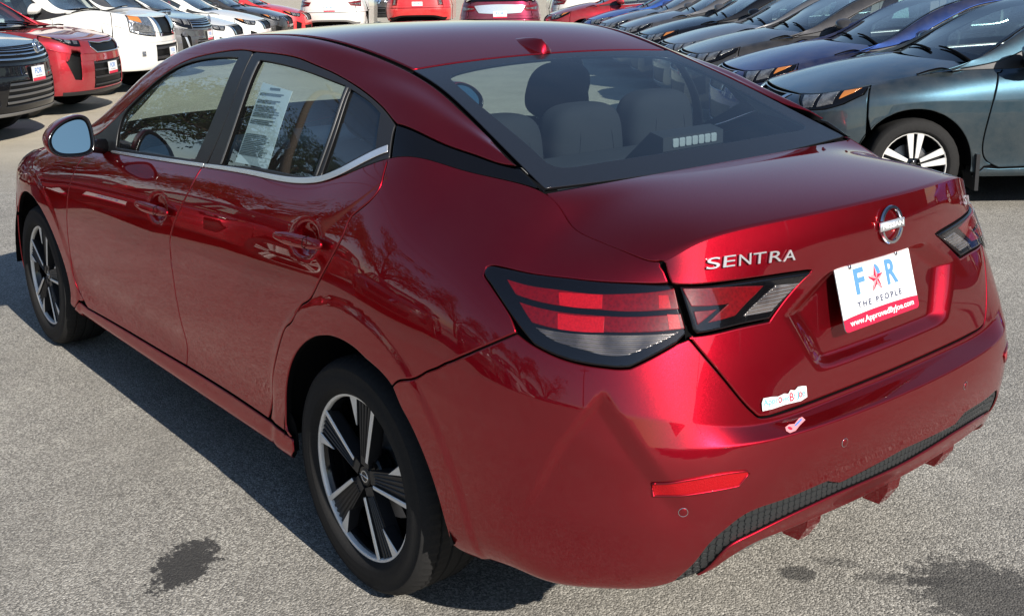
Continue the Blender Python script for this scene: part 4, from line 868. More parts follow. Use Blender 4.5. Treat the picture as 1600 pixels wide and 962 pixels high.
FRONTS={
'sedan':dict(top=13.4,cut=[(1.56,13.4),(1.6,12.7),(1.82,11.2),(2.17,9.45),(2.95,9.45),(3.47,9.95),(3.93,10.95),(4.03,12.9)],lamp_low=9.2,
  holes=[('grille',[(-1.25,12.6),(1.25,12.6),(1.0,6.0),(-1.0,6.0)],'black grille',-.02),('lower_intake',[(-1.5,4.4),(1.5,4.4),(1.3,2.4),(-1.3,2.4)],'black grille',-.02),('fog_recess',[(2.0,5.0),(2.75,5.6),(2.8,3.6),(2.1,3.2)],'black grille',-.012)],
  parts=[('headlight',LAMP,BLK,.001),('lamp_reflector',[(1.82,12.7),(2.5,13.0),(2.5,9.9),(2.2,9.8),(1.98,11.0)],'clear lamp reflector',.003),('lamp_projector',[(2.62,13.0),(3.22,13.0),(3.15,10.2),(2.65,9.85)],'clear lamp reflector',.004),
   ('turn_lamp',[(3.36,12.7),(3.85,12.5),(3.66,11.5),(3.30,10.7)],'amber lamp lens',.004),('grille_strut',[(1.0,12.4),(1.2,12.4),(.85,6.2),(.70,6.2)],'chrome',.004)]),
'clear':dict(top=13.4,cut=[(1.56,13.4),(1.6,12.7),(1.82,11.2),(2.17,9.45),(2.95,9.45),(3.47,9.95),(3.93,10.95),(4.03,12.9)],lamp_low=9.2,
  holes=[('grille',[(-1.25,12.6),(1.25,12.6),(1.0,6.0),(-1.0,6.0)],'black grille',-.02),('lower_intake',[(-1.5,4.4),(1.5,4.4),(1.3,2.4),(-1.3,2.4)],'black grille',-.02)],
  parts=[('headlight',LAMP,BLK,.001),('lamp_reflector',[(1.9,12.6),(3.93,12.7),(3.72,11.2),(2.9,10.2),(2.1,10.2)],'clear lamp reflector',.004),('grille_strut',[(1.0,12.4),(1.2,12.4),(.85,6.2),(.70,6.2)],'chrome',.004)]),
'wide':dict(top=13.4,cut=[(1.80,13.4),(1.84,9.55),(2.8,9.62,'s'),(3.62,10.25),(3.74,13.1),(4.03,13.7)],lamp_low=9.2,        # full-width slatted grille, high clearance
  holes=[('grille',[(-1.75,12.7),(1.75,12.7),(1.75,9.6),(-1.75,9.6)],'black grille',-.02),('lower_intake',[(-1.45,5.3),(1.45,5.3),(1.75,2.9),(-1.75,2.9)],'black grille',-.02),('fog_recess',[(2.1,6.0),(2.9,6.6),(2.8,3.0),(2.0,3.0)],'black grille',-.012)],
  parts=slats(1.72,0,10.1,12.3,4,.14,'chrome')+slats(1.66,0,3.2,5.0,4,.13,'grille slat',-.0)+[('headlight',[(1.85,13.0),(2.8,13.3,'s'),(3.7,13.2),(3.6,10.3),(2.8,9.7,'s'),(1.9,9.6)],BLK,.002),('lamp_reflector',[(1.95,12.6),(2.6,12.8),(2.5,10.4),(2.0,10.3)],'clear lamp reflector',.004),('lamp_reflector',[(2.75,12.8),(3.5,12.7),(3.4,10.8),(2.7,10.3)],'clear lamp reflector',.004),
   ('fog_trim',[(2.05,3.0),(2.2,3.0),(2.7,6.2),(2.5,6.2)],'bright window trim',.003),('lower_lip',[(-2.9,1.9),(2.9,1.9),(2.9,1.2),(-2.9,1.2)],'grey lower trim',.008)]),
'swept':dict(rim=KG,top=13.2,cut=[(1.70,13.2),(1.72,12.3),(1.86,10.55),(2.6,10.65,'s'),(3.4,12.0),(4.03,12.45)],lamp_low=10.2,       # small high grille, headlamps swept back, tall corner intakes
  holes=[('grille',KG,'black grille',-.012),('lower_intake',[(-1.3,6.0),(1.3,6.0),(1.4,2.3),(-1.4,2.3)],'black grille',-.02),('corner_intake',[(2.0,8.4),(2.5,8.4),(2.9,5.9),(2.5,3.7),(2.1,3.6)],'black grille',-.03)],
  parts=slats(1.28,0,2.8,5.6,4,.13,'satin black trim')+[('headlight',[(1.75,12.3),(2.6,13.2,'s'),(3.45,13.45),(3.35,12.0),(2.6,10.7,'s'),(1.9,10.6)],BLK,.002),('lamp_reflector',[(1.9,12.1),(2.2,12.5),(2.25,11.0),(2.0,11.0)],'clear lamp reflector',.004),('lamp_reflector',[(2.35,12.7),(2.7,13.0),(2.75,11.2),(2.4,11.0)],'clear lamp reflector',.004),('lamp_reflector',[(2.85,13.0),(3.3,13.2),(3.2,12.1),(2.9,11.6)],'clear lamp reflector',.004),('turn_lamp',[(3.48,13.4),(4.0,13.2),(3.85,12.5),(3.4,12.1)],'amber lamp lens',.003),
   ('lower_lip',[(-3.2,2.0),(3.2,2.0),(3.2,1.1),(-3.2,1.1)],'satin black trim',.008)]),
'truck':dict(top=13.2,cut=[(1.38,13.2),(1.28,7.62),(3.13,7.82),(3.24,13.0),(4.03,13.7)],lamp_low=7.4,        # big square lamps, chrome grille struts
  holes=[('grille',[(-1.2,12.9),(1.2,12.9),(.8,7.6),(-.8,7.6)],'black grille',-.02),('lower_intake',[(-1.4,5.4),(1.4,5.4),(1.4,3.0),(-1.4,3.0)],'black grille',-.03)],
  parts=[('grille_strut',[(.55,12.8),(.95,12.8),(.62,7.8),(.40,7.8)],'chrome',.008),('grille_frame',[(.98,12.9),(1.25,12.9),(.88,7.6),(.66,7.6)],'chrome',.005),('headlight',[(1.42,12.9),(2.5,13.1,'s'),(3.2,12.9),(3.1,7.9),(1.32,7.7)],'headlamp glass',.004),('lamp_reflector',[(1.55,10.2),(2.9,10.4),(2.9,8.3),(1.5,8.1)],'clear lamp reflector',.006),('turn_lamp',[(2.3,12.7),(3.15,12.7),(3.1,10.7),(2.2,10.6)],'amber lamp lens',.007),('fog_lamp',[(2.2,4.6),(2.5,4.6),(2.5,3.8),(2.2,3.8)],'headlamp glass',.003)]+slats(1.38,0,3.5,4.9,2,.2,'satin black trim')),
}
# ------------------------------------------------------------------ high-bodied nets
def suv_nets(hood=.13,roof=1.66,lift=.09,nose=.0,boxy=0.,wide=1.03,wr=.355):
    def wz(x,z):
        zz=np.interp(z,[.18,.6,1.03,1.2,1.47],[.18+lift,.62+lift,1.03+lift*1.05,1.03+lift*1.05+.09,roof])
        return zz+hood*sstep(np.array(x,float),1.9,2.9)*np.clip((z-.60)/.17,0,1)
    n=Nets();cols=body_cols();A=[]
    for k,c in enumerate(cols):
        o=[]
        for j,(x,y,z) in enumerate(c):
            if k>=12 and j>=5:            # tailgate and rear flank stand upright
                x5,y5,_=c[5];f=(j-5)/7.;z=.59+f*.47;x=x5+(.05*f if k>=16 else 0);y=y5*(1-.12*f**1.5)
                if k==12: y=y5*(1-.13*f**1.5)
            x2=x-nose*sstep(np.array(x,float),2.6,3.5)
            o.append((float(x2),y*wide,float(wz(x,z))))
        A.append(o)
    A=np.array(A);M=A[1:-1][::-1]*np.array([1,-1,1]);A=np.concatenate([A,M])
    A=np.concatenate([A[:,1*0:1],A[:,1:6],A[:,6:7],A[:,6:7],A[:,7:8],A[:,7:8],A[:,8:]],1)
    A=tighten(A,it=2,per=True);A=np.swapaxes(tighten(np.swapaxes(A,0,1),it=2),0,1)
    n.B=Net(A,None,True)
    belt=[A[k,-1] for k in range(4,17)]
    zb=float(wz(0,1.06))
    ye=lambda z:.80*wide-(z-zb)*.33
    dit=[(2.72,.79*wide,float(wz(2.75,.91))),(2.40,.775*wide,float(wz(2.4,.958))),(2.16,.73*wide,1.16+lift),(1.86,.67*wide,roof-.19),(1.55,.635*wide,roof-.07),(1.2,.62*wide,roof-.025),(.8,.615*wide,roof-.015),(.4,.615*wide,roof-.02),(0.0,.61*wide,roof-.03),(-.35,.605*wide,roof-.045),(-.68,.60*wide,roof-.075),(-.82,.64*wide,roof-.26),(-.93,.68*wide,zb+.02)]
    G=[]
    for b,d in zip(belt,dit):
        b=np.array(b,float);d=np.array(d,float)
        G.append([b+(d-b)*f+np.array([0,.02,.012])*g for f,g in ((0,0),(.2,.5),(.42,.9),(.64,1),(.82,.9),(.93,.6),(1,0))])
    # tail columns of the greenhouse follow the rear corner
    G=np.array(G)
    for i,k in ((10,14),(11,15),(12,16)):
        G[i,:,0]=np.linspace(belt[i][0] if i<11 else [-.80,-.93][i-11],dit[i][0],7);G[i,:,1]=np.linspace([.80,.775,.70][i-10]*wide,dit[i][1],7);G[i,0,2]=zb
        G[i,:,2]=np.linspace(zb,dit[i][2],7)
    G=tighten(G,it=2);n.G=Net(np.swapaxes(tighten(np.swapaxes(G,0,1),it=2),0,1))
    tc=[(2.60,float(wz(2.6,.93))),(2.36,float(wz(2.36,.985))),(2.05,1.20+lift),(1.75,roof-.15),(1.45,roof-.04),(1.15,roof),(.75,roof+.01),(.35,roof+.005),(-.1,roof-.005),(-.70,roof-.05),(-.86,roof-.28),(-.99,zb+.02),(-1.03,zb-.06)]
    te=[(2.50,.79*wide,float(wz(2.55,.90))),(2.30,.775*wide,float(wz(2.36,.955)))]+[dit[i] for i in (2,3,4,5,6,7,8)]+[dit[10],dit[11],(-.94,.69*wide,zb+.02),(-.98,.69*wide,zb-.06)]
    T=[]
    for (cx,cz),(ex,ey,ez) in zip(tc,te): T.append([(cx+(ex-cx)*s*s,ey*s,cz+(ez-cz)*abs(s)**2.4) for s in (1,.7,.36,0,-.36,-.7,-1)])
    T=tighten(np.array(T),it=2);n.T=Net(np.swapaxes(tighten(np.swapaxes(T,0,1),it=2),0,1))
    n.D=None;n.H=SuvHood(n.B);n.suv=True;n.aR=ARCH_R;n.aF=ARCH_F;n.wr=wr;n.xf=2.70;n.z0=lift;n.zb=zb;n.roof=roof
    return n
class SuvHood(Hood):
    def __call__(s,u,v):
        u=np.asarray(u,float);v=np.asarray(v,float);E=s.b(u,0*u+s.b.nv-1);c0=s.b(np.array([0.]),np.array([s.b.nv-1.]))[0]
        t=(u-1.4)/(7-1.4);e7=s.b(np.array([7.]),np.array([s.b.nv-1.]))[0]
        cx=c0[0]+(e7[0]+.38-c0[0])*t;cz=c0[2]+.004+(e7[2]+.03-c0[2])*t+.03*4*t*(1-t);a=np.abs(v)
        return np.stack([cx+(E[...,0]-cx)*a**2,E[...,1]*v,cz+(E[...,2]-cz)*a**3],-1)
# ------------------------------------------------------------------ cabins
def cabin(root,hero,suv=False,dz=0.):
    z=dz
    box(-.25,2.3,-.74,.74,.27+z,.32+z).build('cabin_floor',DARK,root)
    box(2.0,2.32,-.70,.70,.30+z,.90+z).build('firewall',DARK,root)
    d=sbox(1.86,0,.86+z,.50,1.42,.22,p=5,n=9);d.build('dashboard',CABIN,root)
    def seat(x,y,m,rear=False,w=.50):
        e=sbox(x+.05,y,.50+z,.54,w,.18,p=4).build('seat',m,root)
        R=Matrix.Translation((x-.22,y,.52+z))@Matrix.Rotation(math.radians(-20),4,'Y')
        b=sbox(0,0,.30,.15,w*.98,.66,p=3.6,n=12,taper=-.10);orient(b,R).build('seat_back',m,e)
        hz=.74
        h=sbox(-.005,0,hz,.11,.27,.21,p=2.8,n=12);orient(h,R).build('headrest',m,e)
        for s in (-1,1): orient(tube([(0,s*.06,.58),(0,s*.06,.68)],.007,6),R).build('headrest_post',SATINCHROME,e)
        return e
    for y in (.37,-.37): seat(1.08,y,CLOTH)
    if not suv:
        # rear bench with three rounded headrests and the parcel shelf
        e=sbox(.28,0,.50,.52,1.30,.18,p=5).build('rear_bench',CLOTHL,root)
        R=Matrix.Translation((.08,0,.50))@Matrix.Rotation(math.radians(-12),4,'Y')
        orient(sbox(0,0,.30,.16,1.26,.62,p=5,n=14),R).build('seat_back',CLOTHL,e)
        for y,x,t in ((.325,.085,1.215),(0,.085,1.222),(-.345,.105,1.235)):
            sbox(x,y,t-.09,.15,.285,.215,p=3.4,n=14,taper=-.14).build('headrest',CLOTHL,e)
            if hero:
                for q in (-.065,.065): tube([(x-.0755,y+q*1.15,t-.16),(x-.0745,y+q*1.0,t-.08),(x-.064,y+q*.85,t-.018),(x-.04,y+q*.78,t-.001),(x+.02,y+q*.75,t-.0005)],.0011,5).build('headrest_seam',CLOTH,e)
        sh=Mesh();sh.add([(.10,.66,1.055),(.10,-.66,1.055),(-.52,-.60,1.07),(-.52,.60,1.07)],[(0,1,2,3)]);sh.build('parcel_shelf',CLOTHL,root)
        if hero:
            e=prism([(-.12,1.060),(-.24,1.064),(-.318,1.140),(-.318,1.178),(-.27,1.190)],-.185,.065).build('high_brake_light',CABIN,root,smooth=False)
            for k in range(7):
                y=.030-.185*(k+.5)/7;c_=sbox(0,0,0,.006,.0235,.026,p=6,n=5);orient(c_,Matrix.Translation((-.3195,y,1.160))).build('lamp_cell',CELL,e)
    else:
        e=sbox(.1,0,.95,.16,1.3,.75,p=5).build('rear_bench',CLOTH,root)
        for y in (.4,-.4): sbox(.08,y,1.38,.11,.26,.2,p=3).build('headrest',CLOTH,e)
    # steering wheel
    R=Matrix.Translation((1.58,.37,.93+z))@Matrix.Rotation(math.radians(65),4,'Y')
    ring=tube([(.185*math.cos(a),.185*math.sin(a),0) for a in np.linspace(0,2*math.pi,33)],.0155,8);e=orient(ring,R).build('steering_wheel',CABIN,root)
    for a in (0.1,math.pi-.1,-math.pi/2): orient(tube([(0,0,-.02),(.17*math.cos(a),.17*math.sin(a),0)],.016,6),R@Matrix.Rotation(math.pi/2,4,'Z')).build('wheel_spoke',CABIN,e)
    orient(sbox(0,0,0,.12,.13,.05,p=4),R).build('wheel_hub',CABIN,e)
    orient(sbox(0,0,0,.05,.22,.07,p=3),Matrix.Translation((1.42,0,1.30+z*2.0))).build('rear_view_mirror',CABIN,root)
def liners(root,nets):
    """inner skins: headliner, pillar and door trims"""
    panel(nets.T,[(4.2,5.8),(4.2,.2),(7.9,.2),(7.9,5.8)],step=(.25,.4),offset=-.035,edge=0,gap=0,depth=.002).build('headliner',LINER,root)
    both(panel(nets.B,[(6.6,3.0),(6.6,13.85),(12.4,13.85),(13.9,13.85),(13.0,11.0),(11.9,10.0),(10.8,9.6),(10.3,3.0)],step=(.2,.6),offset=-.055,edge=0,gap=0,depth=.002),'door_trim',CABIN,root)
    if not nets.suv:
        both(panel(nets.G,[(8.0,.0),(8.1,1.9),(7.6,3.1),(6.7,4.0),(4.5,4.0),(3.2,2.9),(2.7,1.2),(2.3,1.6),(3.0,3.5),(4.5,5.8),(8.2,5.8),(9.9,4.5),(10.1,.5)],step=(.15,.4),offset=-.03,edge=0,gap=0,depth=.002),'pillar_trim',LINER,root)
def door_mirror(root,PA,dx=0,dz=0,dy=0,hero=False):
    for s in (1,-1):
        # outline seen from behind, in (y,z); swept forward into a rounded shell
        o=np.array([(.868,1.104),(.890,1.120),(.935,1.116),(.985,1.094),(1.022,1.060),(1.034,1.030),(1.026,.996),(.998,.977),(.945,.969),(.892,.972),(.868,.988),(.860,1.045)])
        o=o+[dy,dz];c=o.mean(0);k=len(o);V=[];F=[];N=[]
        prof=[(.012,.77),(.002,.80),(-.006,.90),(-.012,.955),(-.008,1.0),(.012,1.02),(.05,1.0),(.095,.88),(.125,.66),(.14,.35),(.143,.0)]
        oo=smooth_poly([(p[0]*100,p[1]*100,'s') for p in o],(1,1))/100.;k=len(oo)
        sk=.10
        for dxx,sc_ in prof:
            for p in oo:
                q=c+(p-c)*sc_;V.append((1.915+dx+dxx+.26*(q[1]-1.045-dz),s*q[0],q[1]))
        n=len(prof)
        F=[(a*k+i,a*k+(i+1)%k,(a+1)*k+(i+1)%k,(a+1)*k+i) for a in range(n-1) for i in range(k)]
        if s<0:F=[f[::-1] for f in F]
        m=Mesh().add(V,F);m.m=[0 if (f[0]//k)<4 else 1 for f in F];e=m.build('door_mirror',[GLOSSBLACK,PA],root)
        V=[(1.908+dx+ (0.0),s*q[0],q[1]) for q in (c+(oo-c)*.805)];V=[(x+.26*(z-1.045-dz)+.06*(abs(y)-.95)+.006,y,z) for x,y,z in V];f=tuple(range(k));Mesh().add(V,[f if s<0 else f[::-1]]).build('mirror_glass',MIRROR,e,smooth=False)
        tube([(1.98+dx,s*(.80+dy),.985+dz),(1.97+dx,s*(.85+dy),.992+dz),(1.965+dx,s*(.90+dy),1.0+dz)],[.032,.026,.024],10).build('mirror_arm',GLOSSBLACK,e)
def handles(root,res,nets,spec,PA):
    for nm,(u0,v0,u1,v1) in zip(('dF','dR'),spec):
        for k,s in ((0,1),(1,-1)):
            p0,n0=frame_at(nets.B,u0,v0);p1,n1=frame_at(nets.B,u1,v1);n=(n0+n1).normalized();ax=(p1-p0);L=ax.length
            o=(p0+p1)/2+n*.028;M4=basis(o,ax,n)
            if s<0: M4=Matrix.Diagonal((1,-1,1,1))@M4
            g=sbox(0,0,0,L*1.06,.036,.026,p=3,n=12,taper=None);V=g.v[0];V[:,2]-=.012*(V[:,0]/(L*.53))**2;V[:,1]*=1-.25*sstep(-V[:,0],.02,.1)
            orient(g,M4).build('door_handle',PA,res[nm][k])
            if s>0: orient(tube([(L*.30,-.0185,-.004),(L*.30,-.012,.012),(L*.30,.0,.0142),(L*.30,.012,.012),(L*.30,.0185,-.004)],.0012,5),M4).build('handle_seam',DARK,res[nm][k])
# ------------------------------------------------------------------ the red sedan in front
hero=empty('sedan',(0,0,0),'deep red four-door sedan seen from behind in the foreground, white dealer plate on its boot','car')
N0=sedan_nets();H0=build_car(hero,N0,RED,1.0,True,'clear')
B0=N0.B
for x in (0.,2.712):
    for s in (1,-1): wheel(hero,x,s,.322,'pinwheel',True)
for x in (ARCH_R,ARCH_F): arch_liner(hero,N0,x,0)
box(-.45,3.2,-.58,.58,.27,.32).build('underbody',DARK,hero)
cabin(hero,True);liners(hero,N0);door_mirror(hero,RED,hero=True)
handles(hero,H0,N0,[(8.151,10.40,8.745,10.42),(10.72,10.98,11.46,10.97)],RED)
S=lambda p:(p[0],p[1],'s')
# tail lamps: black housing, red and clear lenses; the inner third sits on the boot lid
BLK=MATS['gloss black plastic']
for (nm,lens,par) in (('tail',[('red_lens','lens_red_a',LENS_RED),('red_lens','lens_red_b',LENS_RED),('clear_lens','lens_clear',LENS_CLEAR)],hero),('lidlight',[('red_lens','lid_red_a',LENS_RED),('red_lens','lid_red_b',LENS_RED),('clear_lens','lid_clear',LENS_CLEAR)],H0['lid'])):
    a=panel(B0,uvp(nm),step=(.05,.13),offset=.004,gap=.001,edge=.005,depth=.02)
    hs=both(a,'tail_light' if nm=='tail' else 'lid_light',BLK,par)
    if par is hero:
        for ln,pn,m in lens+[('inner_reflector','refl_a',LENS_BRIGHT),('inner_reflector','refl_b',LENS_BRIGHT),('inner_reflector','refl_c',LENS_BRIGHT),('inner_reflector','refl_d',LENS_BRIGHT)]:
            q=both(panel(B0,uvp(pn),step=(.04,.1),offset=.0062 if ln!='inner_reflector' else .0066,gap=.0,edge=.002 if ln!='inner_reflector' else .0004,depth=.006),ln,m,None)
            for k in (0,1): q[k].parent=hs[k]
    else:
        for ln,pn,m in lens: both(panel(B0,uvp(pn),step=(.04,.1),offset=.0062,gap=.0,edge=.002,depth=.006),ln,m,H0['lid'])
COVER=glass('lamp cover',(.93,.90,.90),1.0,1.5,.0)
q=both(panel(B0,uvp('tail'),step=(.06,.15),offset=.0105,gap=.006,edge=0,depth=.002),'lamp_cover',COVER,hero)
q=both(panel(B0,uvp('lidlight'),step=(.06,.15),offset=.0105,gap=.006,edge=0,depth=.002),'lamp_cover',COVER,H0['lid'])
# reflectors and parking sensors in the bumper
q=both(panel(B0,uvp('reflector'),step=(.04,.1),offset=.002,gap=0,edge=.002,depth=.006),'reflector',REFLECT,H0['bump'])
for (u,v) in ((17.952,4.243),(20.042,5.112)):
    for uu in (u,42-u):
        p,n=frame_at(B0,uu,v);M4=basis(p,(0,1,0),n)
        orient(orient(lathe([(.0005,.0022),(.0082,.002),(.0088,.001),(.0088,-.004)],24),Matrix.Rotation(math.pi/2,4,'X')),M4).build('parking_sensor',RED,H0['bump'])
        orient(orient(lathe([(.0090,.0004),(.0097,.0012),(.0104,.0004)],24),Matrix.Rotation(math.pi/2,4,'X')),M4).build('sensor_ring',CHROME,H0['bump'])
rf=np.array([p[:2] for p in uvp('reflector')]);rfp=smooth_poly(uvp('reflector'),(.06,.15))*np.array([.06,.15])
for sg in (1,-1):
    X=B0(rfp[:,0],rfp[:,1])+B0.norm(rfp[:,0],rfp[:,1])*.001;X=X*[1,sg,1];tube(np.concatenate([X,X[:2]]),.0028,6).build('reflector_rim',RED,H0['bump'])
# honeycomb relief of the bumper mesh: hundreds of tiny cells in one part
lo_c=[p for p in uvp('strip_lo') if p[0]<=21][-1][1];hx=Mesh();up=[p for p in uvp('strip_up') if p[0]<=20.8]+[(21,3.84)];lo=[p for p in uvp('strip_lo') if p[0]<=20.8]+[(21,lo_c)]
upu=np.array([p[0] for p in up]);upv=np.array([p[1] for p in up]);lou=np.array([p[0] for p in lo]);lov=np.array([p[1] for p in lo])
us=np.linspace(17.95,21.0,120);dens=B0(us,np.full_like(us,3.2));arc=np.concatenate([[0],np.cumsum(np.linalg.norm(np.diff(dens,axis=0),axis=1))])
ncell=int(arc[-1]/.0175)
cents=[]
for i in range(ncell):
    u=float(np.interp(arc[-1]*(i+.5)/ncell,arc,us));a=float(np.interp(u,lou,lov)) if u>18.254 else 1.0;b=float(np.interp(u,upu,upv))
    X=B0(np.array([u,u]),np.array([a,b]));h=np.linalg.norm(X[1]-X[0]);nr=max(1,int(round(h/.0155)))
    for j in range(nr):
        v=a+(b-a)*(j+.5)/nr;p,n=frame_at(B0,u,v);cents.append((p,n,h/nr,(i%2)*.5))
for p,n,hh,off in cents:
    n2=n;M4=np.array(basis(p-n2*.0095,(n2.y,-n2.x,0),n2))
    w=.0084;k=hh*.47
    poly=[(-w,-k*.55),(-w*.35,-k),(w*.55,-k),(w,-k*.45),(w,k*.55),(w*.35,k),(-w*.55,k),(-w,k*.45)]
    for sgn in (1,-1):
        pts=[];ns=[]
        for s_,zz in ((1,0.),(.92,.0018)):
            for a,b in poly: pts.append((a*s_,b*s_,zz))
        V=np.array(pts)@M4[:3,:3].T+M4[:3,3]
        F=[(i,(i+1)%8,8+(i+1)%8,8+i) for i in range(8)]+[tuple(range(8,16))]
        if sgn<0: V=V*[1,-1,1];F=[f[::-1] for f in F]
        hx.add(V,F)
o=hx.build('honeycomb',mat('mesh grey plastic',(.020,.022,.023),0,.5),hero,smooth=False);o['kind']='stuff'
# diffuser fins under the bumper
for y in (.29,0.,-.29):
    xr=-1.012+.25*y*y;V=[];F=[]
    for x,z,w in ((xr-.018,.432,.028),(xr-.012,.388,.025),(xr+.012,.347,.019),(xr+.055,.345,.017),(xr+.15,.395,.015),(xr+.15,.432,.020)):
        V+=[(x,y-w,z),(x,y+w,z)]
    n=6;F=[(2*i,2*((i+1)%n),2*((i+1)%n)+1,2*i+1) for i in range(n)]+[tuple(2*i for i in range(n))[::-1],tuple(2*i+1 for i in range(n))]
    Mesh().add(V,F).build('diffuser_fin',RED,hero,smooth=False)
# shark-fin aerial
fz=lambda x:float(np.interp(x,[.25,.53,.83],[1.384,1.449,1.463]))-.004
fv=[];ff=[];secs=[(.234,.016,.003),(.240,.023,.028),(.258,.028,.041),(.295,.031,.036),(.34,.027,.024),(.385,.014,.009),(.405,.003,.001)]
for x,w,h in secs:
    for a in np.linspace(0,math.pi,11):
        c,s_=math.cos(a),math.sin(a);fv.append((x,w*np.sign(c)*abs(c)**1.7,fz(x)+h*abs(s_)**1.1))
k=11;ff=[(i*k+j,(i+1)*k+j,(i+1)*k+j+1,i*k+j+1) for i in range(len(secs)-1) for j in range(k-1)]
ff.append(tuple(range(k)));Mesh().add(fv,ff).build('shark_fin_aerial',RED,H0['roof'])
# emblem, model name, trim badge
def on_body(u,v,lift=.0): p,n=frame_at(B0,u,v);return p+n*lift,n
p,n=on_body(21.05,13.16,.004);M4=basis(p,(0,-1,0),n)
EM=None
rr=.046;rings_=[]
for a0,a1 in ((.30,math.pi-.30),(math.pi+.30,2*math.pi-.30)):
    A=np.linspace(a0,a1,28);V=[];F=[]
    for a in A:
        c,s=math.cos(a),math.sin(a)
        for r_,z_ in ((rr-.0095,0),(rr-.0075,.0045),(rr-.0015,.0045),(rr,0)): V.append((r_*c,r_*s,z_))
    F=[(i*4+j,(i+1)*4+j,(i+1)*4+j+1,i*4+j+1) for i in range(27) for j in range(3)]+[(0,1,2,3),(27*4+3,27*4+2,27*4+1,27*4)]
    rings_.append(Mesh().add(V,F))
EM=orient(box(-.050,.050,-.0105,.0105,0,.0045),M4).build('emblem',SATINCHROME,hero)
for q_ in rings_: orient(q_,M4).build('emblem_arc',CHROME,EM,smooth=False)
text('emblem_lettering','NISSAN',.0115,M4@Matrix.Translation((0,0,.0048)),WHITE,EM,.0012,width=.088,bold=.02)
LT=H0['lid'];BRIGHT=mat('bright lettering',(.78,.78,.80),.7,.22)
ua=np.linspace(18.86,19.80,6)
# letters one by one so that they follow the curve of the lid
us=np.linspace(18.6,20.2,60);pts=B0(us,np.full_like(us,13.20));arc=np.concatenate([[0],np.cumsum(np.linalg.norm(np.diff(pts,axis=0),axis=1))])
s0=float(np.interp(18.84,us,arc));s1=float(np.interp(19.84,us,arc))
for k,ch in enumerate('SENTRA'):
    u=float(np.interp(s0+(s1-s0)*(k+.5)/6,arc,us));v=13.42+(12.93-13.42)*(k+.5)/6
    p,n=on_body(u,v,.003);pa,_=on_body(u+.05,v-.02);pb_,_=on_body(u-.05,v+.02)
    text('letter',ch,.0235,basis(p,pa-pb_,n),BRIGHT,LT,.0035,width=(s1-s0)/6*.90,bold=.0,shear=.12)
SV=H0['lid']
for k,ch in enumerate('SV'):
    u=42-18.86+(-.12 if k==0 else .12)-.12;p,n=on_body(u,13.25,.003);pa,_=on_body(u+.05,13.25);pb_,_=on_body(u-.05,13.25)
    text('letter',ch,.026,basis(p,pa-pb_,n),BRIGHT,SV,.0035,width=.026,bold=.02)
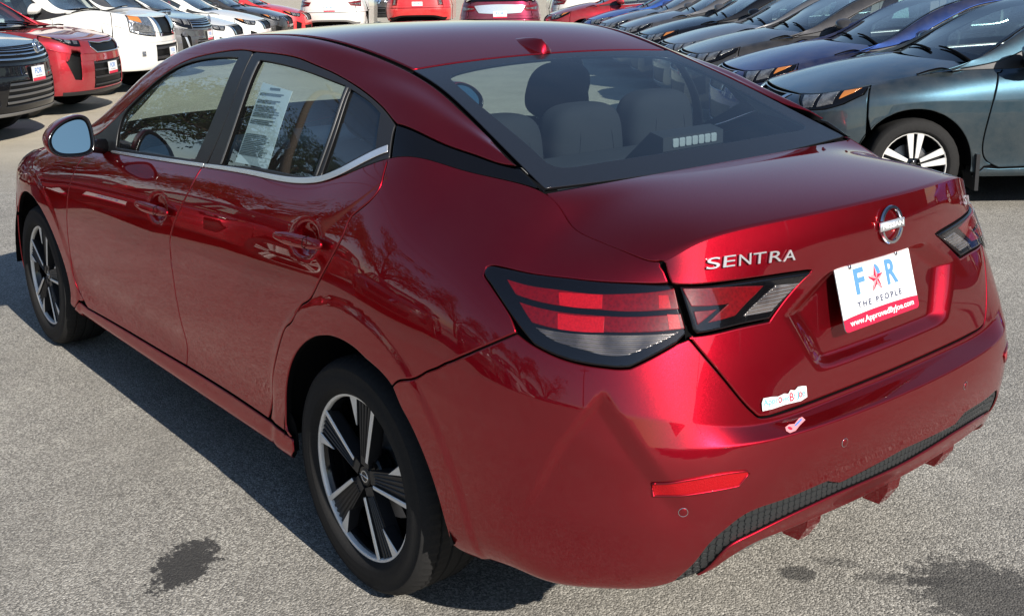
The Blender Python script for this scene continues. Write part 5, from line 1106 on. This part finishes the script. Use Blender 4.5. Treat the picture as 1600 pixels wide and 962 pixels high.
# dealer plate
BLUE=mat('blue print',(.10,.26,.62),0,.45,.4);NAVY=mat('navy print',(.03,.04,.10),0,.45,.4);REDP=mat('red print',(.62,.012,.05),0,.45,.4);GREYP=mat('grey print',(.48,.48,.50),0,.45,.4)
def dealer_plate(parent,M4,hero=True,w=.3048,h=.1524):
    rc=.011;o=[]
    for cx,cy,a0 in ((w/2-rc,h/2-rc,0),(-w/2+rc,h/2-rc,90),(-w/2+rc,-h/2+rc,180),(w/2-rc,-h/2+rc,270)):
        for a in np.linspace(a0,a0+90,5): o.append((cx+rc*math.cos(math.radians(a)),cy+rc*math.sin(math.radians(a))))
    e=orient(prism(o,-.0022,.0,axis='z'),M4).build('number_plate',WHITE,parent,smooth=False)
    # red foot band, its top edge bowed
    xs=np.linspace(-w/2,w/2,13);top=[(x,-h/2+.030+.004*(1-(2*x/w)**2)) for x in xs]
    bot=[q for q in o if q[1]<-h/2+rc+1e-6];bot=sorted(bot,key=lambda q:q[0])
    band=[(w/2,-h/2+.029)]+top[::-1][1:-1]+[(-w/2,-h/2+.029)]+bot
    def T(z): return M4@Matrix.Translation((0,0,z))
    orient(prism(band,.0,.0006,axis='z'),M4).build('plate_band',REDP,e,smooth=False)
    L=lambda x,y:M4@Matrix.Translation((x,y,.0003))
    text('plate_lettering','F',.060,L(-.066,.029),BLUE,e,.0004,width=.040,bold=.03)
    text('plate_lettering','R',.060,L(.064,.029),BLUE,e,.0004,width=.046,bold=.03)
    cc=[(.024*math.cos(a),.031*math.sin(a)) for a in np.linspace(0,2*math.pi,25)[:-1]];orient(prism(cc,.0,.0004,axis='z'),L(-.003,.029)).build('plate_disc',GREYP,e,smooth=False)
    cc=[(.0215*math.cos(a),.0285*math.sin(a)) for a in np.linspace(0,2*math.pi,25)[:-1]];orient(prism(cc,.0003,.0007,axis='z'),L(-.003,.029)).build('plate_disc',WHITE,e,smooth=False)
    if hero:
        cc=[(0,.002)]+[(.0212*math.cos(a),.028*math.sin(a)) for a in np.linspace(0.15,1.5,9)];orient(prism(cc,.0006,.0010,axis='z'),L(-.003,.029)).build('plate_disc',BLUE,e,smooth=False)
    st=[]
    for k in range(10):
        a=math.pi/2+k*math.pi/5;r_=.032 if k%2==0 else .0125;st.append((r_*math.cos(a)*1.0,r_*math.sin(a)*1.02))
    V=[(x,y,.0011) for x,y in st]+[(0,0,.0022)];F=[(k,(k+1)%10,10) for k in range(10)]
    orient(Mesh().add(V,F),L(-.003,.022)).build('plate_star',REDP,e,smooth=False)
    if hero:
        for k in range(5):
            a=math.pi/2+k*2*math.pi/5;b=a-math.pi/5
            V=[(0,0,.0025),(.0305*math.cos(a),.0305*math.sin(a),.0015),(.0125*math.cos(b),.0125*math.sin(b),.0015)]
            orient(Mesh().add(V,[(0,1,2)]),L(-.003,.022)).build('plate_star',MATS.get('pale red print') or mat('pale red print',(.85,.30,.33),0,.45,.4),e,smooth=False)
    text('plate_lettering','T H E   P E O P L E',.0145,L(.0,-.0245),NAVY,e,.0004,width=.180,bold=.025)
    text('plate_lettering','www.ApprovedByJoe.com',.0180,M4@Matrix.Translation((0,-.0605,.0008)),WHITE,e,.0004,width=.262,bold=.02)
    if hero:
        for x in (-.095,.095):
            orient(orient(lathe([(.0005,.0035),(.005,.003),(.0062,.0)],10),Matrix.Rotation(math.pi/2,4,'X')),L(x,.066)).build('plate_screw',CHROME,e)
    return e
def plate_frame(c,tilt): 
    n=Vector((-math.cos(tilt),0,math.sin(tilt)));return basis(c,(0,-1,0),n)
dealer_plate(hero,plate_frame((-.972,.030,.889),.27))
# dealer stickers low on the lid and on the bumper ledge
p,n=on_body(19.43,9.62,.0015);pa,_=on_body(19.8,9.43);pb_,_=on_body(19.1,9.45);M4=basis(p+Vector((0,0,.004)),pa-pb_,n)
o=[]
wv=.071
outl=[(-wv,-.013),(-wv,.004),(-wv+.006,.013),(-.04,.012),(-.02,.009),(0,.012),(.012,.009),(.02,.016),(.034,.013),(.045,.019),(.06,.018),(wv,.016),(wv,-.008),(.05,-.013),(0,-.012),(-.04,-.014)]
SK=orient(prism(outl,0,.0006,axis='z'),M4).build('dealer_sticker',WHITE,hero,smooth=False)
TEAL=mat('teal print',(.10,.35,.42),0,.5)
for tx,x,wd,m,hgt in (('Appr',-.044,.046,TEAL,.017),('o',-.015,.011,REDP,.013),('ved',.002,.024,TEAL,.012),('B',.0215,.012,REDP,.0185),('y',.031,.008,TEAL,.012),('J',.0405,.009,TEAL,.018),('o',.050,.010,REDP,.012),('e',.060,.009,TEAL,.012)):
    text('sticker_lettering',tx,hgt,M4@Matrix.Translation((x,.001,.0007)),m,SK,.0003,width=wd,bold=.015)
p,n=on_body(19.44,7.42,.0008);M4=basis(p,(0.05,-1,0),n)@Matrix.Diagonal((.85,.85,1,1))
SK2=orient(prism([(-.042,-.012),(-.044,-.002),(-.034,.008),(-.015,.010),(0,.004),(.03,.012),(.044,.012),(.042,.0),(.01,-.006),(-.02,-.014)],0,.0005,axis='z'),M4).build('dealer_sticker',MATS['pale red print'],hero,smooth=False)
orient(prism([(.006*math.cos(a)-.026,.006*math.sin(a)-.001) for a in np.linspace(0,6.28,12)[:-1]],.0005,.0009,axis='z'),M4).build('sticker_mark',REDP,SK2,smooth=False)
orient(prism([(-.006,-.004),(.034,.004),(.036,.009),(-.004,.001)],.0005,.0009,axis='z'),M4).build('sticker_mark',BLUE,SK2,smooth=False)
# paper sheet inside the rear door glass
pap=uvp('paper')
pw=panel(N0.G,pap,step=(.06,.12),offset=-.016,gap=0,edge=0,depth=.001).build('window_sheet',PAPER,H0['dR'][0])
INK=mat('grey ink',(.16,.18,.19),0,.7)
pv0=pap[3][1]+.1;pv1=pap[0][1];rng=random.Random(3);ln=Mesh()
rows=[2.72,2.55,2.50,2.32,2.27,2.12,2.07,2.02,1.97,1.90,1.85,1.80,1.68,1.62,1.56,1.2,1.14,1.08,1.02,.96,.9,.84,.78,.72,.66,.6,.55,.5]
for r_i,v in enumerate(rows):
    v=pv0+(pv1-pv0)*(v-.3)/2.62;f=(v-pv0)/(pv1-pv0);ul=pap[3][0]+(pap[0][0]-pap[3][0])*f+.04;ur=pap[2][0]+(pap[1][0]-pap[2][0])*f-.04
    if r_i==0: ul,ur=ul+.15,ur-.12
    elif r_i in (4,5): ur-=.12
    else: ur-=rng.random()*.12
    th=.035 if r_i in (0,4,5) else .014
    k=5;uu=np.linspace(ul,ur,k);V=[]
    for off in (-th,th):
        vv=np.full(k,v)+off;V+=list(N0.G(uu,vv)+N0.G.norm(uu,vv)*-.0148)
    ln.add(V,[(i,i+1,k+i+1,k+i) for i in range(k-1)])
ln.build('sheet_print',INK,H0['dR'][0])
# ------------------------------------------------------------------ the lot: a = metres along the aisle, b = metres to the right of it
FW=Vector((math.cos(YAW),math.sin(YAW),0));RT=Vector((FW.y,-FW.x,0))
def lot(a,b,z=0.): return Vector((CAM[0],CAM[1],0))+FW*a+RT*b+Vector((0,0,z))
FACE_L=YAW+math.pi/2      # right-hand row: noses point left
FACE_R=YAW-math.pi/2      # left-hand row: noses point right
def copy_tree(o,parent=None):
    c=o.copy();sc.collection.objects.link(c)
    if parent is not None: c.parent=parent
    for ch in o.children: copy_tree(ch,c)
    return c
def repaint(o,old,new):
    if o.type=='MESH':
        for i,sl in enumerate(o.material_slots):
            if o.data.materials[i]==old: sl.link='OBJECT';sl.material=new
    for ch in o.children: repaint(ch,old,new)
def bg_car(name,nets,PA,front,label,cat,group,style='split',lod=2.6,scale=1.0,plate=None,dz=0.,tail=None):
    root=empty(name,(0,0,0),label,cat,group)
    res=build_car(root,nets,PA,lod,False,front,style,glass_s=GLASS_S)
    for x in (0.,nets.xf):
        for s in (1,-1): wheel(root,x,s,nets.wr,style,False)
    for x in (nets.aR,nets.aF): arch_liner(root,nets,x,0)
    box(-.55,3.2,-.60,.60,.24+nets.z0,.27+nets.z0).build('underbody',DARK,root)
    cabin(root,False,nets.suv,nets.z0)
    door_mirror(root,PA,dz=.02 if not nets.suv else nets.z0*1.0+.10,dy=0 if not nets.suv else .03)
    # price sheet inside the rear side window
    pp=[(6.15,2.75),(6.62,2.65),(6.25,.45),(5.65,.45)];pw_=panel(nets.G,pp,step=(.15,.4),offset=-.018,gap=0,edge=0,depth=.001).build('window_sheet',PAPER,res['dR'][0])
    # wipers resting at the foot of the windscreen
    for y0,y1 in ((.62,.06),(.02,-.56)):
        q=[]
        for t in np.linspace(0,1,6):
            y=y0+(y1-y0)*t;v=3-3*y/.70;u=1.32+.16*math.sin(t*1.6);p_,n_=frame_at(nets.T,u,v);q.append(tuple(p_+n_*.014))
        tube(q,[.012,.011,.010,.009,.008,.006],6).build('wiper',DARK,root)
    if plate:
        x,z=plate;small_plate(root,x,z)
    return root,res
def small_plate(root,x,z,back=False):
    n=Vector((-1 if back else 1,0,.05)).normalized();M4=basis((x,0,z),(0,-1 if back else 1,0),n);w,h=.3048,.1524
    e=orient(prism([(-w/2,-h/2),(w/2,-h/2),(w/2,h/2),(-w/2,h/2)],-.003,0,axis='z'),M4).build('number_plate',WHITE,root,smooth=False)
    orient(prism([(-w/2,-h/2),(w/2,-h/2),(w/2,-h/2+.033),(-w/2,-h/2+.033)],0,.0008,axis='z'),M4).build('plate_band',REDP,e,smooth=False)
    L=lambda a,b:M4@Matrix.Translation((a,b,.0003))
    text('plate_lettering','FOR',.058,L(0,.028),BLUE,e,.0005,width=.17,bold=.02)
    text('plate_lettering','THE PEOPLE',.013,L(0,-.026),NAVY,e,.0005,width=.17)
P={}
def pnt(key,col,metal=.6,rough=.36): P[key]=paint(key+' paint',col,metal,rough,.08,.10);return P[key]
TEALP=pnt('teal blue',(.022,.050,.070),.75);ROYAL=pnt('royal blue',(.004,.020,.095),.7);DGREY=pnt('dark grey',(.035,.034,.036),.7);SILV=pnt('silver grey',(.22,.22,.22),.8)
BLKP=P['black car']=mat('black car paint',(.004,.004,.005),0,.5,1.0,.02,.1);SKYB=pnt('bright blue',(.01,.08,.36),.6);REDC=pnt('red car',(.38,.008,.02),.5);WHT=pnt('white car',(.74,.73,.69),.0,.4);GUN=pnt('gunmetal',(.11,.11,.115),.75)
REDK=pnt('metallic red',(.40,.010,.025),.6);REDJ=pnt('bright red',(.62,.010,.015),.0,.4);WINE=pnt('wine red',(.20,.01,.04),.6)
NS=sedan_nets(None)
CLEARL=MATS['clear lamp reflector']
# right-hand row: one sedan built, the rest copied and repainted
proto,_r=bg_car('sedan',NS,TEALP,'sedan','',  'car',None,'split',1.7)
for q in ('label','group'): 
    if q in proto: del proto[q]
GR='cars parked in the right-hand row'
row=[(TEALP,'teal blue sedan, nearest of the right-hand row, its front wheel behind the red boot',1.0,0,1.86),
(ROYAL,'royal blue sedan parked between the teal blue car and a dark grey one',.99,.0,1.90),
(DGREY,'dark grey sedan parked just beyond the royal blue car',1.01,.0,1.82),
(SILV,'silver grey sedan with grey door mirror beyond the dark grey car',.985,.0,1.88),
(BLKP,'black sedan parked beyond the silver grey car in the right-hand row',1.0,.0,1.80),
(GUN,'gunmetal sedan with pale roof pillar beyond the black car',1.02,.0,1.70),
(GUN,'gunmetal sedan beside the bright blue car',1.0,.0,1.55),
(SKYB,'bright blue sedan near the far end of the right-hand row',.99,.0,1.45),
(REDC,'red sedan with amber headlamp corner at the far end of the right-hand row',1.04,.0,.75)]
def place(o,a,b,face,scale=1.): o.location=lot(a,b);o.rotation_euler=(0,0,face);o.scale=(1,1,scale)
for i,(pa,lab,szz,dz,bn) in enumerate(row):
    o=proto if i==0 else copy_tree(proto)
    if i: repaint(o,TEALP,pa)
    if i in (2,3,5,6,7): repaint(o,AMBER,CLEARL)
    tag(o,lab,'car',GR);place(o,7.25+.9+2.03*i,bn+3.585,FACE_L,szz)
# mud flap behind the near teal car's front wheel
m_=prism([(.70,.15),(.905,.15),(.905,.40),(.70,.42)],2.275,2.30,axis='x');m_.build('mud_flap',SATINBLACK,proto,smooth=False)
# second line of cars behind the right-hand row, only roofs show
for i,(a,pa,lab) in enumerate(((12.5,WHT,'white sedan behind the royal blue car, only its roof showing'),(15.2,WHT,'white sedan behind the dark grey car, only its roof showing'),(18.0,GUN,'gunmetal sedan behind the silver grey car, only its roof showing'),(21.,WHT,'white sedan behind the black car, only its roof showing'),(9.6,SKYB,'bright blue sedan behind the teal blue car, at the right edge'))):
    o=copy_tree(proto);repaint(o,TEALP,pa);tag(o,lab,'car','cars in the line behind the right-hand row');place(o,a,7.6+.9+1.03,FACE_R,1.0)
# left-hand row
GL='cars parked in the left-hand row'
NV=suv_nets(hood=.12,roof=1.68,lift=.08)
vw,r1=bg_car('crossover',NV,BLKP,'wide','black crossover with slatted grille at the left edge, white dealer plate below it','car',GL,plate=(3.60,.70))
e_=orient(orient(lathe([(.056,0),(.060,.008),(.072,.008),(.076,0)],20),Matrix.Rotation(math.pi/2,4,'X')),basis((3.60,0,.985),(0,1,0),(1,0,.12))).build('emblem',CHROME,vw)
for q_ in (((-.045,.045),(-.012,-.05),(.0,-.02)),((.045,.045),(.012,-.05),(.0,-.02))): orient(tube([(a_,b_,.004) for a_,b_ in q_],.007,5),basis((3.60,0,.985),(0,1,0),(1,0,.12))).build('emblem_stroke',CHROME,e_)
place(vw,11.6,-5.0-3.6,FACE_R)
NK=suv_nets(hood=.09,roof=1.62,lift=.05)
kia,r2=bg_car('crossover',NK,REDK,'swept','metallic red crossover with black corner intakes and a small high grille','car',GL,plate=(3.60,.56))
place(kia,14.2,-5.15-3.6,FACE_R)
NA=suv_nets(hood=.20,roof=1.86,lift=.13,nose=.0,wide=1.07,wr=.39)
arm,r3=bg_car('sport_utility',NA,WHT,'truck','big white sport utility with square amber-cornered headlamps and chrome grille struts','car',GL,plate=(3.62,.58))
place(arm,16.9,-5.2-3.6,FACE_R)
path=copy_tree(vw);repaint(path,BLKP,GUN);tag(path,'gunmetal crossover with chrome-framed grille right beside the big white one','car',GL);place(path,19.5,-5.3-3.6,FACE_R,1.0)
for a,pa,lab in ((22.,WHT,'white sedan with dark grille beyond the gunmetal crossover'),(24.6,WHT,'second white sedan, just short of the dark grey one'),(27.2,DGREY,'dark grey sedan beyond the two white sedans'),(29.8,REDJ,'bright red sedan at the far end of the left-hand row')):
    o=copy_tree(proto);repaint(o,TEALP,pa);tag(o,lab,'car',GL);place(o,a,-5.35-3.6,FACE_R)
cn={SILV.name:'silver car',REDK.name:'metallic red car',DGREY.name:'dark grey car',GUN.name:'gunmetal car',WHT.name:'white car',REDC.name:'red car',BLKP.name:'black car'}
# the rows go on behind the photographer; the red sedan mirrors them
GM='cars parked in the left-hand row'
for i,(a,src,old,pa) in enumerate(((9.0,proto,TEALP,SILV),(6.4,kia,REDK,REDK),(3.8,proto,TEALP,DGREY),(1.2,vw,BLKP,GUN),(-1.4,proto,TEALP,WHT),(-4.0,proto,TEALP,REDC),(-6.6,kia,REDK,BLKP))):
    o=copy_tree(src);repaint(o,old,pa);tag(o,cn[pa.name]+' parked beside the photographer, mirrored in the red doors','car','cars mirrored in the red sedan');place(o,a,-5.6-3.6,FACE_R)
for i,(a,b,pa) in enumerate(((-2.6,7.2,DGREY),(-5.0,6.9,BLKP),(-7.4,6.6,SILV),(-9.8,6.3,WHT),(-12.2,6.0,GUN),(-14.6,6.0,REDC))):
    o=copy_tree(proto);repaint(o,TEALP,pa);tag(o,cn[pa.name]+' parked behind the photographer, mirrored in the red boot lid','car','cars mirrored in the red boot lid');place(o,a,b,FACE_L)
# far row seen from behind
def back_car(nets,pa,label,a,b,name='crossover',face=YAW,panel_=None,lamps='red'):
    root=empty(name,(0,0,0),label,'car','cars at the end of the aisle')
    B=nets.B
    def pb(pts,**k):
        k.setdefault('edge',.006);k.setdefault('gap',.0035);k.setdefault('step',(.14,.4));return panel(B,pts,**k)
    full=[(14,5.9),(28,5.9),(28,1.0),(14,1.0)];bm=pb(full).build('rear_bumper',pa,root)
    pb([(16.5,2.8),(25.5,2.8),(25,1.2),(17,1.2)],offset=.004,gap=0,edge=.002).build('bumper_lower',MATS['grey lower trim'] if lamps!='jeep' else MATS['black grille'],root)
    tg=[(17.6,14),(17.6,6.1),(24.4,6.1),(24.4,14)];lid=pb(tg).build('tailgate',pa,root)
    both(pb([(17.5,14),(14,14),(12,14),(12,6),(14,6.0),(17.5,6.0)]),'rear_quarter',pa,root)
    if lamps=='jeep': lp=[(17.55,12.2),(18.6,12.2),(18.6,8.8),(17.55,8.8)]
    else: lp=[(15.2,12.8),(18.8,12.2),(18.5,10.6),(16.0,10.2)]
    both(pb(lp,offset=.006,gap=0,edge=.003),'tail_light',LENS_RED,root)
    both(pb([(lp[0][0]+.3,lp[0][1]-.8),(lp[1][0]-.3,lp[1][1]-.7),(lp[2][0]-.3,lp[2][1]+.6),(lp[3][0]+.3,lp[3][1]+.6)],offset=.010,gap=0,edge=.002),'clear_lens',LENS_CLEAR,root)
    box(-.6,3.0,-.74,.74,.35,1.05+nets.z0).build('inner_shell',DARK,root)
    T=nets.T;G=nets.G;ru=[(8.95,5.7),(8.95,.3),(11.1,.3),(11.1,5.7)]
    panel(T,ru,step=(.2,.4),edge=.004).build('rear_window',GLOSSBLACK,lid)
    panel(T,[(4.2,5.9),(4.2,.1),(8.9,.1),(8.9,5.9)],step=(.3,.5)).build('roof',pa,root)
    both(panel(G,[(6,.1),(11.2,.1),(11.6,5.9),(6,5.9)],step=(.2,.4)),'rear_pillar',pa,root)
    both(panel(G,[(6,.4),(9.4,.4),(8.9,3.4),(6,3.6)],step=(.2,.4),offset=.004),'window',GLOSSBLACK,root)
    both(pb([(12,14),(6,14),(6,2),(10.8,2.2)]),'side_panel',pa,root)
    if panel_: pb(panel_,offset=.012,gap=0,edge=.006).build('tailgate_panel',MATS['bright window trim'],lid)
    x=B(np.array([21.]),np.array([9.5]))[0];small_plate(root,x[0]-.012,x[2]+.0,True)
    for x in (0.,):
        for s in (1,-1): wheel(root,x,s,nets.wr,'split',False)
    root.location=lot(a,b);root.rotation_euler=(0,0,face);return root
bw=back_car(NV,WHT,'white crossover seen from behind, left of the bright red boxy one',31.5,-4.95)
back_car(NA,REDJ,'bright red boxy sport utility seen from behind, square tail lamps and a white plate',33.,-2.65,'sport_utility',lamps='jeep')
back_car(NK,WINE,'wine red hatchback seen from behind with a pale panel under its dark window',25.5,-.2,'hatchback',panel_=[(18.4,12.4),(21,12.9,'s'),(23.6,12.4),(22.9,10.0),(21,9.7,'s'),(19.1,10.0)])
o=copy_tree(bw);tag(o,'white crossover seen from behind, right of the wine red hatchback','car','cars at the end of the aisle');o.location=lot(29.5,2.0)
jp=copy_tree(arm);repaint(jp,WHT,DGREY);tag(jp,'dark sport utility facing the camera between the white crossover and the red boxy one','car','cars at the end of the aisle');jp.location=lot(41,-4.7);jp.rotation_euler=(0,0,YAW+math.pi)
# ------------------------------------------------------------------ ground
GM_=bpy.data.materials.new('asphalt');GM_.use_nodes=True;nt=GM_.node_tree;n=nt.nodes;l=nt.links;b=P_(nt)
tc=n.new('ShaderNodeTexCoord')
def nz(scale,detail=6,rough=.6): q=n.new('ShaderNodeTexNoise');q.inputs['Scale'].default_value=scale;q.inputs['Detail'].default_value=detail;q.inputs['Roughness'].default_value=rough;l.new(tc.outputs['Object'],q.inputs['Vector']);return q.outputs['Fac']
def vor(scale,feat='F1',out='Color'): q=n.new('ShaderNodeTexVoronoi');q.feature=feat;q.inputs['Scale'].default_value=scale;l.new(tc.outputs['Object'],q.inputs['Vector']);return q.outputs[out]
def ramp(f,stops):
    r=n.new('ShaderNodeValToRGB');l.new(f,r.inputs[0]);e=r.color_ramp.elements
    while len(e)<len(stops): e.new(.5)
    for q,(p,c) in zip(e,stops): q.position=p;q.color=(*c,1) if len(c)==3 else c
    return r.outputs[0]
def mixc(f,a,c,mode='MIX'):
    m=n.new('ShaderNodeMixRGB');m.blend_type=mode
    for s_,v in ((0,f),(1,a),(2,c)):
        if hasattr(v,'links'): l.new(v,m.inputs[s_])
        elif isinstance(v,(int,float)): m.inputs[s_].default_value=v
        else: m.inputs[s_].default_value=(*v,1)
    return m.outputs[0]
def sepx(c):
    s_=n.new('ShaderNodeSeparateColor');l.new(c,s_.inputs[0]);return s_.outputs[0]
v1=vor(190);stone=ramp(sepx(v1),[(0,(.05,.048,.046)),(.35,(.17,.163,.15)),(.6,(.34,.325,.295)),(1,(.72,.70,.65))])
v2=vor(380);fine=ramp(sepx(v2),[(0,(.10,.096,.09)),(.5,(.29,.28,.255)),(1,(.60,.575,.53))])
near=mixc(.42,stone,fine)
flat=mixc(ramp(nz(1.6,4),[(.35,(.0,.0,.0)),(.7,(.38,.38,.38))]),near,(.285,.272,.245));near=flat
big=ramp(nz(.55,8,.65),[(.3,(.74,.72,.70)),(.7,(1.12,1.10,1.06))]);near=mixc(1.0,near,big,'MULTIPLY')
mid=ramp(nz(7,8,.7),[(.35,(.86,.86,.86)),(.7,(1.08,1.08,1.07))]);near=mixc(1.0,near,mid,'MULTIPLY')
far=ramp(nz(1.2,8,.7),[(.3,(.40,.345,.25)),(.7,(.56,.49,.37))])
far=mixc(.25,far,fine)
# paler, older surfacing further up the aisle: boundary runs across at about a = 9 m
sp=n.new('ShaderNodeVectorMath');sp.operation='DOT_PRODUCT';sp.inputs[1].default_value=(FW.x,FW.y,0);l.new(tc.outputs['Object'],sp.inputs[0])
sp2=n.new('ShaderNodeMath');sp2.operation='ADD';l.new(sp.outputs['Value'],sp2.inputs[0])
w1=n.new('ShaderNodeMath');w1.operation='MULTIPLY_ADD';w1.inputs[1].default_value=2.4;w1.inputs[2].default_value=-1.2;l.new(nz(.8,5),w1.inputs[0]);l.new(w1.outputs[0],sp2.inputs[1])
A0=float((lot(0,0)).dot(FW))
mrx=n.new('ShaderNodeMapRange');mrx.interpolation_type='SMOOTHSTEP';mrx.inputs['From Min'].default_value=A0+8.2;mrx.inputs['From Max'].default_value=A0+11.5;l.new(sp2.outputs[0],mrx.inputs['Value'])
col=mixc(mrx.outputs[0],near,far)
# oil and damp spots with ragged edges
def spot(x,y,rx,ry,ang,amt):
    global col
    mp=n.new('ShaderNodeMapping');mp.vector_type='TEXTURE';mp.inputs['Location'].default_value=(x,y,0);mp.inputs['Rotation'].default_value=(0,0,ang);mp.inputs['Scale'].default_value=(rx,ry,1);l.new(tc.outputs['Object'],mp.inputs['Vector'])
    ln=n.new('ShaderNodeVectorMath');ln.operation='LENGTH';l.new(mp.outputs[0],ln.inputs[0])
    w=n.new('ShaderNodeMath');w.operation='MULTIPLY_ADD';w.inputs[1].default_value=3.0;w.inputs[2].default_value=-1.5;l.new(nz(26,8,.78),w.inputs[0])
    s_=n.new('ShaderNodeMath');s_.operation='ADD';l.new(ln.outputs['Value'],s_.inputs[0]);l.new(w.outputs[0],s_.inputs[1])
    mr=n.new('ShaderNodeMapRange');mr.interpolation_type='SMOOTHSTEP';mr.inputs['From Min'].default_value=1.05;mr.inputs['From Max'].default_value=.85;mr.inputs['To Max'].default_value=amt;l.new(s_.outputs[0],mr.inputs['Value'])
    col=mixc(mr.outputs[0],col,(.028,.027,.027))
spot(.443,1.195,.150,.080,2.36,.93);spot(-.713,-.069,.055,.04,.6,.7);spot(-1.10,-.36,.20,.17,.3,.72);spot(-.92,-.26,.15,.03,.75,.45);spot(-.75,-.20,.07,.025,.6,.4)
spot(3.6,-2.9,.05,.02,.5,.7);spot(1.9,-3.6,.07,.03,.2,.6);spot(2.2,-4.2,.05,.03,.2,.6)
l.new(col,b.inputs['Base Color']);b.inputs['Roughness'].default_value=.88
bp=n.new('ShaderNodeBump');bp.inputs['Strength'].default_value=.75;bp.inputs['Distance'].default_value=.0035;l.new(vor(190,'F1','Distance'),bp.inputs['Height']);bp.invert=True;l.new(bp.outputs[0],b.inputs['Normal'])
k=800.
V=[(x*k,y*k,0) for x in (-1,-.05,.05,1) for y in (-1,-.05,.05,1)];F=[(i*4+j,(i+1)*4+j,(i+1)*4+j+1,i*4+j+1) for i in range(3) for j in range(3)]
gr=Mesh().add(V,F).build('ground',GM_,None,smooth=False);gr['kind']='structure'
# ------------------------------------------------------------------ trees and poles left of the lot, mirrored in the glass
BARK=bumpy(mat('bark',(.06,.045,.032),0,.95),30,.8,.02)
LEAF=mat('oak leaves',(.035,.058,.016),0,.6)
def tree(seed):
    rg=random.Random(seed);pts=[];root=empty('oak_tree',(0,0,0))
    tr=tube([(0,0,-.1),(.05,.03,1.2),(.02,.1,2.4)],[.24,.19,.16],10)
    M=Mesh();M.add(tr.v[0],tr.f)
    tips=[]
    for i in range(9):
        a=i*2.4+rg.random();L=1.6+rg.random()*1.7;z=2.0+rg.random()*.5
        p0=Vector((0.02,.08,z));p2=p0+Vector((math.cos(a)*L,math.sin(a)*L,.9+rg.random()*2.6));p1=(p0+p2)/2+Vector((0,0,.35))
        t=tube([p0,p1,p2],[.10,.065,.025],6);M.add(t.v[0],t.f);tips+=[p1,p2]
        for q in range(3):
            p3=p2+Vector((rg.uniform(-1,1),rg.uniform(-1,1),rg.uniform(0,1.1)));t=tube([p1.lerp(p2,.6),p3],[.04,.012],5);M.add(t.v[0],t.f);tips.append(p3)
    M.build('trunk',BARK,root)
    V=[];F=[]
    for p in tips:
        for c in range(5):
            cc=p+Vector((rg.gauss(0,.38),rg.gauss(0,.38),rg.gauss(0,.30)))
            for _ in range(34):
                q=cc+Vector((rg.gauss(0,.20),rg.gauss(0,.20),rg.gauss(0,.16)));d=Vector((rg.gauss(0,1),rg.gauss(0,1),rg.gauss(0,.7))).normalized();e=d.orthogonal().normalized();s_=.05+rg.random()*.05
                o=len(V);V+=[q-d*s_,q+e*s_*.5,q+d*s_,q-e*s_*.5];F.append((o,o+1,o+2,o+3))
    Mesh().add(V,F).build('crown',LEAF,root,smooth=False)['kind']='stuff';return root
t1=tree(1);t2=tree(5)
for i,(a,b,s_,src) in enumerate(((2,-17.5,.9,t1),(6.5,-18.5,1.0,t2),(11,-17.6,.95,t1),(16,-19,1.1,t2),(21.5,-18.5,1.0,t1),(27,-20,1.1,t2),(-3.5,-18.5,.95,t1),(-9,-19,1.05,t2),(-14,-18,1.0,t1))):
    o=src if i<2 else copy_tree(src)
    if i<2: o=src
    o.location=lot(a,b);o.rotation_euler=(0,0,i*1.7);o.scale=(s_,s_,s_)
    tag(o,'dark green oak beside the lot, mirrored in the red sedan windows','tree','oaks beside the lot')
WOOD=mat('weathered pole wood',(.14,.11,.085),0,.9);WIRE=mat('black cable',(.01,.01,.01),0,.5);GALV=mat('galvanised steel',(.42,.43,.44),.8,.4)
poles=[(-18,-12.),(8,-11.8),(34,-12.)]
for a,b in poles:
    r_=empty('utility_pole',lot(a,b),'wooden utility pole carrying cables beside the lot, seen as a reflection','pole','utility poles beside the lot',YAW)
    tube([(0,0,-.2),(0,0,9.)],[.15,.10],12).build('pole',WOOD,r_);box(-.06,.06,-1.1,1.1,8.2,8.32).build('crossarm',WOOD,r_)
for off,z in ((-1.0,8.36),(0,8.36),(1.0,8.36),(0,6.8)):
    pts=[]
    for (a0,b0),(a1,b1) in zip(poles[:-1],poles[1:]):
        for t in np.linspace(0,1,13)[:-1]: p=lot(a0+(a1-a0)*t,b0+(b1-b0)*t+off,z-.9*4*t*(1-t));pts.append(tuple(p))
    tag(tube(pts,.016,5).build('power_cable',WIRE,None),'black power cable strung between the poles beside the lot','cable','cables between the utility poles')
for a,b in ((-4,15),(-14,16.5),(3,17.5)):
    r_=empty('lamp_post',lot(a,b),'tall steel lamp post behind the photographer, mirrored in the red boot lid','lamp post','lamp posts behind the photographer',YAW)
    tube([(0,0,0),(0,0,7.5)],[.09,.06],10).build('post',GALV,r_);tube([(0,0,7.4),(-.6,0,7.7),(-1.3,0,7.75)],.04,8).build('arm',GALV,r_);sbox(-1.5,0,7.72,.6,.26,.12,p=5,n=6).build('lamp_head',GALV,r_)
# long low showroom along the far side of the right-hand row, out of frame
r_=empty('showroom',lot(-14,27),'long low brown showroom beyond the right-hand row, mirrored in the red boot lid','building',None,YAW)
STUC=bumpy(mat('brown render',(.20,.16,.13),0,.9),20,.2);ROOFM=mat('brown roof sheet',(.10,.075,.06),0,.7)
box(-24,24,0,9,0,4.6).build('wall',STUC,r_);box(-24.6,24.6,-.8,9.6,4.6,5.5).build('roof',ROOFM,r_)
for i in range(10):
    w_=box(-22+i*4.6,-18.6+i*4.6,-.05,0,.5,3.3).build('window_frame',GALV,r_);box(-21.9+i*4.6,-18.7+i*4.6,-.07,-.05,.6,3.2).build('pane',GLOSSBLACK,w_)
